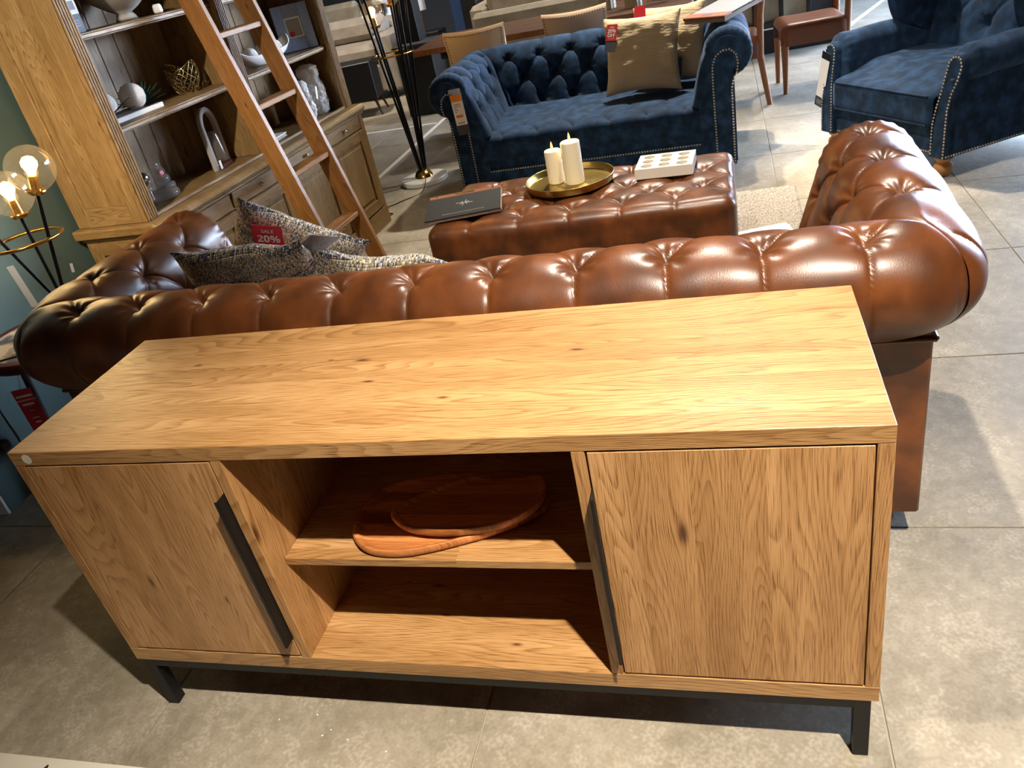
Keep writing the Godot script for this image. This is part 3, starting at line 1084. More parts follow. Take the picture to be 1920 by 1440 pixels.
func make_ottoman() -> void:
	var s := thing("leather_ottoman", "rectangular tan brown leather ottoman with deep buttoned top on a pale rug", "ottoman", Vector3(0.79, 0.022, -2.24))
	var pf := round_path([Vector2(0.32, 0.1), Vector2(0.32, 0.425), Vector2(-0.32, 0.425), Vector2(-0.32, 0.1)], 0.06, 0.0075)
	part("cover", wrapped(-0.62, 0.62, pf, 0.045, 0.0075, PackedFloat32Array([0.43, 0.53, 0.63, 0.73, 0.83]), 0.207, -0.021, 0.024, 0.014, 71), "leather", s)
	for sd in [-1.0, 1.0]:
		var b := MB.new()
		b.tf = Transform3D(Basis(Vector3(0, 0, 1), Vector3(0, 1, 0), Vector3(1, 0, 0)), Vector3(sd * 0.6, 0, 0))
		var poly := PackedVector2Array()
		for k in range(0, pf.size(), 2):
			poly.append(Vector2(pf[k][0] - pf[k][2] * 0.042, pf[k][1] - pf[k][3] * 0.042))
		b.prism(poly, -0.02, 0.021, 0.004, true)
		part("end_panel", b, "leather", s)
	part("base", bx(Vector3(-0.58, 0.09, -0.28), Vector3(0.58, 0.12, 0.28), 0.004), "leather", s)
	for x in [-0.54, 0.54]:
		for z in [-0.25, 0.25]:
			part("foot", bun_foot(0.09, 0.035), "dark_foot", s).position = Vector3(x, 0, z)
	# things on it
	var top := 0.448
	var t := thing("brass_tray", "round brass tray with a low rim holding two candles", "tray", Vector3(0.725, top, -2.33))
	part("dish", MB.new().lathe([Vector2(0, 0), Vector2(0.175, 0), Vector2(0.186, 0.004), Vector2(0.192, 0.03), Vector2(0.194, 0.0335), Vector2(0.1905, 0.0345), Vector2(0.1885, 0.031), Vector2(0.182, 0.008), Vector2(0.176, 0.006), Vector2(0, 0.006)], 64), "tray_brass", t)
	for r in [0.03, 0.045, 0.06, 0.075, 0.09, 0.105]:
		var ring := []
		for k in 49:
			ring.append(Vector3(0.05 + cos(TAU * k / 48) * r, 0.0062, sin(TAU * k / 48) * r * 0.9))
		part("ripple_line", MB.new().tube(ring, 0.0016, 5, false), "tray_brass", t)
	for q in [[Vector3(0.665, 0, -2.35), 0.036, 0.142, "short"], [Vector3(0.752, 0, -2.315), 0.041, 0.178, "tall"]]:
		var c := thing("pillar_candle", "%s cream pillar candle with a flame-shaped tip on the brass tray" % q[3], "candle", q[0] + Vector3(0, top + 0.0066, 0), 0.0, "candles on the brass tray")
		var R: float = q[1]
		var H: float = q[2]
		part("body", MB.new().lathe([Vector2(0, 0), Vector2(R - 0.002, 0), Vector2(R, 0.003), Vector2(R, H - 0.004), Vector2(R - 0.003, H), Vector2(R * 0.7, H - 0.004), Vector2(R * 0.3, H - 0.007), Vector2(0, H - 0.008)], 36), "wax", c)
		part("wick", MB.new().tube([Vector3(0, H - 0.009, 0), Vector3(0, H + 0.004, 0)], 0.0012, 6), "ink", c)
		part("flame", MB.new().lathe([Vector2(0, H + 0.002), Vector2(0.004, H + 0.006), Vector2(0.0058, H + 0.013), Vector2(0.004, H + 0.024), Vector2(0.0018, H + 0.032), Vector2(0, H + 0.038)], 12), "flame_glow", c)
		var l := OmniLight3D.new()
		l.name = "candle_light"
		c.add_child(l)
		l.position = Vector3(0, H + 0.016, 0)
		l.light_color = Color8(255, 190, 110)
		l.light_energy = 0.015
		l.light_size = 0.006
		l.omni_range = 14.0
		l.omni_attenuation = 2.0
		l.shadow_enabled = true
	# white block with nine hollows
	var w := thing("tealight_block", "white washed wooden block with nine round hollows on the ottoman", "candle holder", Vector3(1.135, top, -2.36), -3.0)
	var cb := CSGCombiner3D.new()
	cb.name = "block"
	w.add_child(cb)
	var box := CSGBox3D.new()
	box.size = Vector3(0.235, 0.042, 0.2)
	box.position = Vector3(0, 0.0212, 0)
	box.material = M.white_wash
	cb.add_child(box)
	for i in 3:
		for j in 3:
			var hole := CSGCylinder3D.new()
			hole.radius = 0.0235
			hole.height = 0.03
			hole.sides = 28
			hole.operation = CSGShape3D.OPERATION_SUBTRACTION
			hole.position = Vector3((i - 1) * 0.073, 0.042, (j - 1) * 0.061)
			hole.material = M.white_wash
			cb.add_child(hole)
			part("hollow_liner", MB.new().lathe([Vector2(0.0225, 0.0305), Vector2(0.0225, 0.0285), Vector2(0, 0.0285)], 20), "old_gold", w).position = Vector3((i - 1) * 0.073, 0, (j - 1) * 0.061)
	# catalogue
	var bk := thing("swatch_book", "dark green swatch book with a brown leather spine on the ottoman corner", "book", Vector3(0.283, top + 0.004, -2.18), 13.0)
	var leaves := MB.new()
	for k in 5:
		leaves.box(Vector3(-0.168 + 0.002 * k, 0.0025 * k, -0.15), Vector3(0.16 + 0.002 * (k % 3), 0.0025 * k + 0.0021, 0.16 - 0.003 * (k % 2)), 0.0004)
	part("pages", leaves, "pages", bk)
	part("cover", bx(Vector3(-0.165, 0.0128, -0.15), Vector3(0.16, 0.0165, 0.163), 0.001), "book_green", bk)
	part("spine", bx(Vector3(-0.166, 0.0, -0.165), Vector3(0.161, 0.0178, -0.122), 0.002), "book_leather", bk, "brown leather spine")
	part("spine_plate", bx(Vector3(-0.05, 0.0178, -0.155), Vector3(0.04, 0.0184, -0.135), 0.0), "old_gold", bk)
	for x in [-0.13, 0.125]:
		part("stud", MB.new().sphere(Vector3(x, 0.018, -0.145), Vector3(0.005, 0.003, 0.005), 10, 6), "silver", bk)
	var star := MB.new()
	for k in 8:
		var a := TAU * k / 8 + 0.2
		var l0 := 0.006
		var l1: float = 0.038 if k % 2 == 0 else 0.024
		star.tube([Vector3(cos(a) * l0, 0.0167, sin(a) * l0), Vector3(cos(a) * l1, 0.0167, sin(a) * l1)], 0.0009, 4)
	part("star_emblem", star, "paper", bk, "pale star emblem")
	part("printed_line", bx(Vector3(-0.09, 0.0165, 0.118), Vector3(0.09, 0.0168, 0.121), 0.0), "grey_cloth", bk)

func make_rug() -> void:
	var b := MB.new()
	var f := noise(301, 30.0, 2)
	var g := noise(302, 5.0, 2)
	var nx := 190
	var nz := 170
	var P := PackedVector3Array()
	var U := PackedVector2Array()
	for i in nx + 1:
		for j in nz + 1:
			var x := lerpf(-0.24, 1.72, float(i) / nx)
			var z := lerpf(-1.42, -3.26, float(j) / nz)
			var edge := minf(minf(i, nx - i), minf(j, nz - j))
			var y := 0.0 if edge == 0 else 0.012 + f.get_noise_2d(x, z) * 0.008 + g.get_noise_2d(x, z) * 0.003
			P.append(Vector3(x + f.get_noise_2d(z, x + 3.0) * 0.006, maxf(y, 0.0006), z + f.get_noise_2d(x + 5.0, z) * 0.006))
			U.append(Vector2(x, z))
	b.grid(P, nx + 1, nz + 1, U, false, false)
	var o := part(numbered("shaggy_rug"), b, "rug", self)
	tag(o, "pale grey shaggy rug under the leather ottoman", "rug")
	var m := thing("magazine", "white magazine lying on the rug between the ottoman and the sofa arm", "magazine", Vector3(1.53, 0.022, -2.56), 8.0)
	for k in 3:
		part("sheet", bx(Vector3(-0.13, 0.003 * k, -0.1), Vector3(0.13, 0.003 * k + 0.0026, 0.1), 0.0005), "paper", m).rotation_degrees.y = 4.0 * k

func make_loveseat() -> void:
	var s := thing("velvet_loveseat", "navy blue velvet chesterfield loveseat with buttoned back and silver nailhead trim", "sofa", Vector3(0.62, 0, -4.45))
	chesterfield(s, {"corner": 0.03, "w": 1.64, "l": 0.85, "cs": -0.03, "cy": 0.655, "r": 0.13, "f0": 20.0, "inner": 0.30, "step": 0.009, "rows": [0.5, 0.62, 0.76], "arm_rows": [0.42, 0.55, 0.68], "pitch": 0.197, "a0": -0.16, "arm_pitch": 0.19, "arm_a0": 0.16, "deep": 0.045, "fold": 0.028, "seed": 62, "m": "velvet", "m2": "velvet", "foot": 0.055, "seam": 0.53, "seat_y": 0.42})
	var pf := round_path([Vector2(0.83, 0.2), Vector2(0.845, 0.4), Vector2(0.15, 0.43)], 0.075, 0.009)
	part("seat", wrapped(-0.655, 0.655, pf, 0.03, 0.009, PackedFloat32Array([0.235, 0.38]), 0.215, -0.1, 0.02, 0.016, 72), "velvet", s)
	part("front_rail", bx(Vector3(-0.69, 0.055, 0.78), Vector3(0.69, 0.2, 0.842), 0.006), "velvet", s)
	var nb := MB.new()
	nails(nb, [Vector3(-0.7, 0.188, 0.8425), Vector3(0.7, 0.188, 0.8425)], 0.0055, 0.0155, Vector3(0, 0, 1))
	for sd in [-1.0, 1.0]:
		var path := []
		for q in [[0.022, 0.06], [0.022, 0.47], [0.03, 0.51], [0.052, 0.55], [0.06, 0.6], [0.05, 0.645], [0.02, 0.672], [-0.02, 0.67], [-0.055, 0.645], [-0.072, 0.6], [-0.075, 0.5], [-0.07, 0.06]]:
			path.append(Vector3(sd * (0.782 + q[0]), q[1], 0.8562))
		nails(nb, path, 0.0055, 0.0155, Vector3(0, 0, 1))
	var o := part("nailhead_trim", nb, "nail", s, "silver nailhead trim")
	o.set_meta("kind", "stuff")
	for x in [-0.74, 0.74]:
		for z in [0.07, 0.77]:
			part("foot", bun_foot(0.055, 0.04), "dark_foot", s).position = Vector3(x, 0, z)
	# price card hanging from the left arm
	var c := thing("price_card", "orange and white price card in a clear holder hanging on the blue loveseat arm", "price card", Vector3(-0.115, 0.66, -3.575), 4.0)
	c.rotation_degrees.z = 2.0
	part("holder", bx(Vector3(-0.036, -0.2, -0.001), Vector3(0.036, 0.04, 0.0), 0.0005), "clear_plastic", c)
	part("orange_band", bx(Vector3(-0.033, -0.03, 0.0002), Vector3(0.033, 0.008, 0.001), 0.0), "orange_card", c)
	part("card", bx(Vector3(-0.033, -0.165, 0.0002), Vector3(0.033, -0.03, 0.001), 0.0), "paper", c)
	part("lower_band", bx(Vector3(-0.034, -0.222, 0.0002), Vector3(0.036, -0.166, 0.001), 0.0), "card_grey", c)
	part("offer_stripe", bx(Vector3(-0.024, -0.122, 0.001), Vector3(0.018, -0.106, 0.0013), 0.0), "orange_card", c)
	var pr := MB.new()
	for k in 5:
		pr.box(Vector3(-0.024, -0.048 - 0.011 * k, 0.001), Vector3([0.014, 0.018, -0.008, -0.002, -0.012][k], -0.0445 - 0.011 * k, 0.0013), 0.0)
	rng.seed = 9
	var bxx := -0.022
	while bxx < 0.018:
		var bw := rng.randf_range(0.0008, 0.0024)
		pr.box(Vector3(bxx, -0.159, 0.001), Vector3(bxx + bw, -0.147, 0.0013), 0.0)
		bxx += bw + 0.0014
	part("print", pr, "grey_ink", c)
	# pale cushions
	var g := "beige woven cushions on the blue loveseat"
	var a := cushion("woven_cushion", "beige woven cushion with a red sale tag standing in front of its twin", Vector3(0.46, 0.44, 0.15), Vector3(0.93, 0.65, -4.02), Vector3(-16, -6, -1), "boucle", 204, g, 0.002)
	var b := cushion("woven_cushion", "beige woven cushion leaning half hidden behind another on the blue loveseat", Vector3(0.46, 0.44, 0.15), Vector3(1.08, 0.665, -4.16), Vector3(-18, -14, 0), "boucle", 205, g, 0.002)
	sale_card(a, Transform3D(Basis.from_euler(Vector3(-0.15, -0.25, -0.1)), Vector3(-0.165, 0.13, 0.055)), 0.07, 0.09, "card_grey")
	var t2 := part("sale_tag", bx(Vector3(-0.035, -0.045, -0.0006), Vector3(0.035, 0.045, 0.0006), 0.0), "sale_red", b)
	t2.transform = Transform3D(Basis.IDENTITY, Vector3(-0.16, 0.17, 0.06))
	var t3 := part("care_card", bx(Vector3(-0.03, -0.05, -0.0006), Vector3(0.03, 0.05, 0.0006), 0.0), "card_grey", b)
	t3.transform = Transform3D(Basis.from_euler(Vector3(0.2, 0.5, 0)), Vector3(0.08, -0.15, 0.1))
	# swatch binder lying on the right arm
	var bk := thing("swatch_binder", "grey swatch binder with a tan leather spine lying across the loveseat arm", "book", Vector3(1.40, 0.80, -3.98), 58.0)
	bk.rotation_degrees.z = 4.0
	part("cover", bx(Vector3(-0.12, 0.028, -0.13), Vector3(0.3, 0.033, 0.13), 0.001), "book_grey", bk)
	part("spine", bx(Vector3(-0.2, 0.02, -0.131), Vector3(-0.118, 0.034, 0.131), 0.003), "book_leather", bk, "tan leather spine")
	part("spine_plate", bx(Vector3(-0.175, 0.034, -0.03), Vector3(-0.145, 0.0346, 0.03), 0.0), "card_plum", bk)
	var lv := MB.new()
	for k in 5:
		lv.box(Vector3(-0.195 + 0.004 * (k % 2), 0.0045 * k, -0.128), Vector3(0.298, 0.0045 * k + 0.004, 0.128), 0.0005)
	part("pages", lv, "pages", bk)

func make_armchair() -> void:
	var s := thing("wing_armchair", "navy blue velvet wing armchair with buttoned back, nailhead trim and turned oak feet", "armchair", Vector3(2.14, 0, -3.49), -58.7)
	var hw := 0.44
	var prof := roll_profile(-0.01, 0.525, 0.08, deg_to_rad(25), deg_to_rad(258), 0.26, 0.011)
	var nb := prof.size()
	var pf := noise(91, 4.0, 2)
	for sd in [-1.0, 1.0]:
		var P := PackedVector3Array()
		var U := PackedVector2Array()
		var n2 := 66
		for i in n2 + 1:
			for q in prof:
				var z := lerpf(-0.7, -0.03, float(i) / n2)
				var zz := z - 0.05 * smoothstep(0.25, 0.6, q[1])
				var e := 0.035
				var cut := 0.0
				if z > -0.03 - e:
					var ps := (z + 0.03 + e) / e * PI * 0.5
					cut = e * (1.0 - cos(ps))
				var h := -cut + pf.get_noise_2d(z, q[4]) * 0.006
				if z > -0.13 and q[1] > 0.45:
					h += 0.002 * cos(q[4] * 160.0) * exp(-pow((z + 0.07) / 0.03, 2.0))
				P.append(Vector3(sd * (hw + q[0] + q[2] * h), q[1] + q[3] * h, zz))
				U.append(Vector2(z, q[4]))
		part("arm", MB.new().grid(P, n2 + 1, nb, U, false, sd > 0), "velvet", s)
		# arm front with a waist, following the nail line
		var out := [[0.012, 0.1], [0.012, 0.26], [0.008, 0.33], [0.012, 0.4], [0.03, 0.46], [0.04, 0.52], [0.02, 0.565], [-0.02, 0.57], [-0.052, 0.54], [-0.06, 0.48], [-0.066, 0.4], [-0.075, 0.33], [-0.085, 0.26], [-0.085, 0.1]]
		var poly := PackedVector2Array()
		for q in out:
			poly.append(Vector2(sd * (hw + q[0]), q[1]))
		var fr := MB.new().prism(poly, -0.06, 0.0, 0.006, true)
		for k in fr.v.size():
			fr.v[k].z -= 0.045 * smoothstep(0.25, 0.6, fr.v[k].y)
		part("arm_front", fr, "velvet", s)
		part("side_panel", bx(Vector3(minf(sd * (hw - 0.02), sd * (hw + 0.012)), 0.1, -0.74), Vector3(maxf(sd * (hw - 0.02), sd * (hw + 0.012)), 0.47, -0.02), 0.008), "velvet", s)
		# wing beside the back
		var wing := MB.new()
		wing.tf = Transform3D(Basis(Vector3(0, 0, 1), Vector3(0, 1, 0), Vector3(1, 0, 0)), Vector3(sd * 0.4, 0, 0))
		wing.prism(spline([[-0.47, 0.57], [-0.4, 0.7], [-0.38, 0.9], [-0.45, 1.06], [-0.62, 1.12], [-0.84, 1.12], [-0.8, 0.8], [-0.74, 0.5], [-0.6, 0.5]], 5), -0.05, 0.055, 0.025, true)
		part("wing", wing, "velvet", s)
	# buttoned back, leaning
	var bp := []
	for k in 66:
		var b := 0.72 * k / 65.0
		bp.append([-0.6 - 0.22 * b, 0.42 + 0.96 * b, 0.975, 0.22, b])
	part("back", wrapped(-0.375, 0.375, bp, 0.03, 0.011, PackedFloat32Array([0.14, 0.28, 0.42, 0.56]), 0.22, 0.0, 0.04, 0.02, 92), "velvet", s)
	part("back_panel", bx(Vector3(-0.42, 0.1, -0.86), Vector3(0.42, 1.08, -0.78), 0.02), "velvet", s)
	part("front_rail", bx(Vector3(-0.36, 0.1, -0.78), Vector3(0.36, 0.235, -0.03), 0.008), "velvet", s)
	# seat cushion with piped edges
	var cz := round_path([Vector2(-0.6, 0.236), Vector2(0.005, 0.236), Vector2(0.01, 0.39), Vector2(-0.25, 0.455), Vector2(-0.62, 0.45)], 0.035, 0.012)
	var none := PackedFloat32Array([])
	part("seat_cushion", wrapped(-0.35, 0.35, cz, 0.02, 0.014, none, 0.2, 0.0, 0.0, 0.0, 93), "velvet", s)
	for y in [0.247, 0.383]:
		part("piping", MB.new().tube([Vector3(-0.33, y, 0.006), Vector3(0.33, y, 0.006)], 0.005, 6), "velvet", s)
	var nm := MB.new()
	for sd in [-1.0, 1.0]:
		for line in [[[0.004, 0.11], [0.004, 0.26], [0.0, 0.33], [0.004, 0.4], [0.022, 0.46], [0.03, 0.52], [0.014, 0.555], [-0.02, 0.56], [-0.044, 0.535], [-0.05, 0.48], [-0.056, 0.4], [-0.066, 0.33], [-0.075, 0.26], [-0.075, 0.11]]]:
			var pts := []
			for q in line:
				pts.append(Vector3(sd * (hw + q[0]), q[1], 0.0005 - 0.045 * smoothstep(0.25, 0.6, q[1])))
			nails(nm, pts, 0.0055, 0.0155, Vector3(0, 0, 1))
		nails(nm, [Vector3(sd * (hw + 0.0122), 0.112, -0.01), Vector3(sd * (hw + 0.0122), 0.112, -0.73)], 0.0055, 0.0155, Vector3(sd, 0, 0))
	nails(nm, [Vector3(-0.36, 0.112, -0.0298), Vector3(0.36, 0.112, -0.0298)], 0.0055, 0.0155, Vector3(0, 0, 1))
	part("nailhead_trim", nm, "nail", s, "silver nailhead trim").set_meta("kind", "stuff")
	for x in [-0.39, 0.39]:
		for z in [-0.06, -0.76]:
			part("foot", bun_foot(0.1, 0.045), "turned_oak", s, "turned pale oak foot").position = Vector3(x, 0, z)
	# swing ticket on the left arm
	var c := thing("swing_ticket", "long white swing ticket with a black end hanging from the wing armchair", "ticket", s.transform * Vector3(-0.425, 0.5, -0.01), -58.7)
	c.rotation_degrees.z = -14.0
	part("ticket", bx(Vector3(-0.033, -0.22, 0.0), Vector3(0.033, -0.01, 0.001), 0.0), "paper", c)
	part("black_band", bx(Vector3(-0.035, -0.01, -0.0005), Vector3(0.035, 0.03, 0.0015), 0.0005), "black_paint", c)
	part("black_end", bx(Vector3(-0.033, -0.275, 0.0), Vector3(0.033, -0.22, 0.001), 0.0), "card_grey", c)
	part("end_print", bx(Vector3(-0.02, -0.262, 0.001), Vector3(0.02, -0.235, 0.0013), 0.0), "grey_ink", c)

# ---------- ladder bookcase; local x points out of its front, local z towards the sideboard ----------
const CASE_AT := Vector3(-0.68, 0, -3.48)
const CASE_TURN := -3.5

func in_case(p: Vector3) -> Vector3:
	return Transform3D(Basis(Vector3.UP, deg_to_rad(CASE_TURN)), CASE_AT) * p

func panel_door(parent: Node3D, called: String, y0: float, y1: float, z0: float, z1: float, x: float) -> MeshInstance3D:
	# frame with a fielded panel, on a face that looks along +x
	var f := 0.055
	var d := part(called, bx(Vector3(x - 0.012, y0, z0), Vector3(x + 0.004, y1, z1), 0.001, 1, Vector2(z0, y0)), "case_oak", parent)
	for z in [z0, z1 - f]:
		part("stile", bx(Vector3(x + 0.0035, y0, z), Vector3(x + 0.014, y1, z + f), 0.002, 1, Vector2(z * 3, 0.2)), "case_oak", d)
	for y in [y0, y1 - f]:
		part("rail", bx(Vector3(x + 0.0035, y, z0 + f), Vector3(x + 0.0138, y + f, z1 - f), 0.002, 2, Vector2(y * 2, 0.4)), "case_oak", d)
	part("panel", bx(Vector3(x + 0.003, y0 + f + 0.022, z0 + f + 0.022), Vector3(x + 0.0115, y1 - f - 0.022, z1 - f - 0.022), 0.006, 1, Vector2(z0, 0.1)), "case_oak", d)
	return d

func make_bookcase() -> void:
	var s := thing("ladder_bookcase", "tall oak bookcase with fluted posts, open shelves and panelled base cupboards", "bookcase", CASE_AT, CASE_TURN)
	var Z1 := 1.875
	# base
	part("plinth", bx(Vector3(-0.40, 0, 0), Vector3(0.008, 0.11, Z1 + 0.005), 0.003, 2), "case_oak", s)
	part("base_carcass", bx(Vector3(-0.40, 0.11, 0.006), Vector3(-0.012, 0.675, Z1 - 0.004), 0.002, 1), "case_oak", s)
	for k in 4:
		var z0 := 0.05 + k * 0.45
		var dr := part("drawer", bx(Vector3(-0.0115, 0.595, z0), Vector3(0.004, 0.665, z0 + 0.43), 0.003, 2, Vector2(z0, 0.3)), "case_oak", s)
		part("knob", MB.new().sphere(Vector3(0.016, 0.632, z0 + 0.215), Vector3(0.011, 0.011, 0.011), 14, 8), "silver", dr, "round silver knob")
		panel_door(s, "door", 0.12, 0.588, z0, z0 + 0.43, -0.0)
	for z in [0.004, Z1 - 0.042]:
		part("corner_post", bx(Vector3(-0.0118, 0.112, z), Vector3(0.006, 0.675, z + 0.04), 0.003, 1), "case_oak", s)
	# near end of the base: a framed panel
	part("end_stile", bx(Vector3(-0.39, 0.112, Z1 - 0.0038), Vector3(-0.33, 0.672, Z1 + 0.006), 0.003, 1), "case_oak", s)
	part("end_stile", bx(Vector3(-0.075, 0.112, Z1 - 0.0038), Vector3(-0.015, 0.672, Z1 + 0.006), 0.003, 1, Vector2(0.2, 0.2)), "case_oak", s)
	part("end_rail", bx(Vector3(-0.329, 0.6, Z1 - 0.0038), Vector3(-0.076, 0.672, Z1 + 0.0058), 0.003, 0), "case_oak", s)
	# worktop with a rounded nose
	var nose := []
	for p in [[-0.41, 0.68], [0.006, 0.68], [0.018, 0.685], [0.026, 0.696], [0.026, 0.704], [0.018, 0.714], [0.006, 0.72], [-0.41, 0.72]]:
		nose.append(Vector2(p[0], p[1]))
	var wt := MB.new()
	wt.prism(PackedVector2Array(nose), -0.03, Z1 + 0.035, 0.008, false)
	part("worktop", wt, "case_oak", s)
	part("worktop_moulding", bx(Vector3(-0.40, 0.666, -0.012), Vector3(0.012, 0.6805, Z1 + 0.016), 0.005, 2), "case_oak", s)
	# near side of the upper part: stiles, rails and a set-back panel
	var zs := Z1 - 0.012
	part("side_panel", bx(Vector3(-0.37, 0.7205, zs - 0.012), Vector3(-0.06, 2.3, zs), 0.001, 1, Vector2(0.1, 0.75)), "case_oak", s)
	part("side_stile", bx(Vector3(-0.398, 0.7205, zs - 0.022), Vector3(-0.325, 2.3, zs + 0.01), 0.003, 1, Vector2(0.5, 0.2)), "case_oak", s)
	part("side_stile", bx(Vector3(-0.115, 0.7205, zs - 0.022), Vector3(-0.062, 2.3, zs + 0.01), 0.003, 1, Vector2(0.7, 0.4)), "case_oak", s)
	part("side_rail", bx(Vector3(-0.3245, 0.7205, zs - 0.022), Vector3(-0.1155, 0.8, zs + 0.0098), 0.003, 0, Vector2(0.2, 0.3)), "case_oak", s)
	part("side_moulding", bx(Vector3(-0.13, 0.8, zs), Vector3(-0.1155, 2.3, zs + 0.005), 0.003, 1), "case_oak", s)
	# far side
	part("side_panel", bx(Vector3(-0.398, 0.7205, 0.006), Vector3(-0.062, 2.3, 0.028), 0.002, 1, Vector2(0.3, 0.0)), "case_oak", s)
	# fluted posts
	for z0 in [0.004, 0.905, Z1 - 0.074]:
		var p := part("post", bx(Vector3(-0.0615, 0.7205, z0), Vector3(-0.042, 2.3, z0 + 0.07), 0.002, 1, Vector2(z0, 0.3)), "case_oak", s)
		for k in 5:
			var zf: float = z0 + 0.004 + k * 0.0128
			part("flute", bx(Vector3(-0.0425, 0.7205, zf), Vector3(-0.035, 2.3, zf + 0.0095), 0.0035, 1, Vector2(z0 + k * 0.3, 0.1)), "case_oak", p)
	part("middle_partition", bx(Vector3(-0.385, 0.7205, 0.925), Vector3(-0.062, 2.3, 0.947), 0.002, 1, Vector2(0.3, 0.0)), "case_oak", s)
	# back of narrow boards
	var zb := 0.029
	var k := 0
	while zb < zs - 0.03:
		var z2 := minf(zb + 0.112, zs - 0.023)
		part("back_board", bx(Vector3(-0.398, 0.7205, zb + 0.0008), Vector3(-0.386, 2.3, z2 - 0.0008), 0.003, 1, Vector2(0.13 * k, 0.17 * k)), "case_oak", s)
		zb += 0.112
		k += 1
	for y in [1.045, 1.385, 1.74]:
		for b in [[0.029, 0.924], [0.948, zs - 0.0235]]:
			var m := MB.new()
			m.box(Vector3(-0.3855, y, b[0]), Vector3(-0.075, y + 0.026, b[1]), 0.002, 2, Vector2(y, 0.2))
			m.box(Vector3(-0.076, y + 0.004, b[0]), Vector3(-0.066, y + 0.022, b[1]), 0.004, 2, Vector2(y, 0.5))
			part("shelf", m, "case_oak", s)
	part("base_lip", bx(Vector3(-0.064, 0.7202, 0.075), Vector3(-0.046, 0.735, Z1 - 0.075), 0.003, 2), "case_oak", s)
	part("cornice", bx(Vector3(-0.41, 2.3, -0.03), Vector3(0.0, 2.38, Z1 + 0.02), 0.01, 2), "case_oak", s)
	# ladder leaning on the posts
	var l := thing("library_ladder", "oak library ladder leaning against the bookcase", "ladder", CASE_AT, CASE_TURN)
	var lean := atan(0.224)
	for z in [0.9, 1.265]:
		var b := MB.new()
		b.tf = Transform3D(Basis(Vector3.FORWARD, -lean), Vector3(0.43, 0, z))
		b.box(Vector3(-0.09, 0.0, -0.015), Vector3(0.0, 1.66, 0.015), 0.003, 1, Vector2(z, 0.3))
		part("rail", b, "ladder_oak", l)
	for q in 5:
		var y := 0.075 + 0.305 * q
		var x := 0.424 - 0.224 * y
		part("rung", bx(Vector3(x - 0.082, y - 0.024, 0.9155), Vector3(x - 0.004, y, 1.2495), 0.003, 2, Vector2(0.3 * q, 0.1 * q)), "ladder_oak", l)

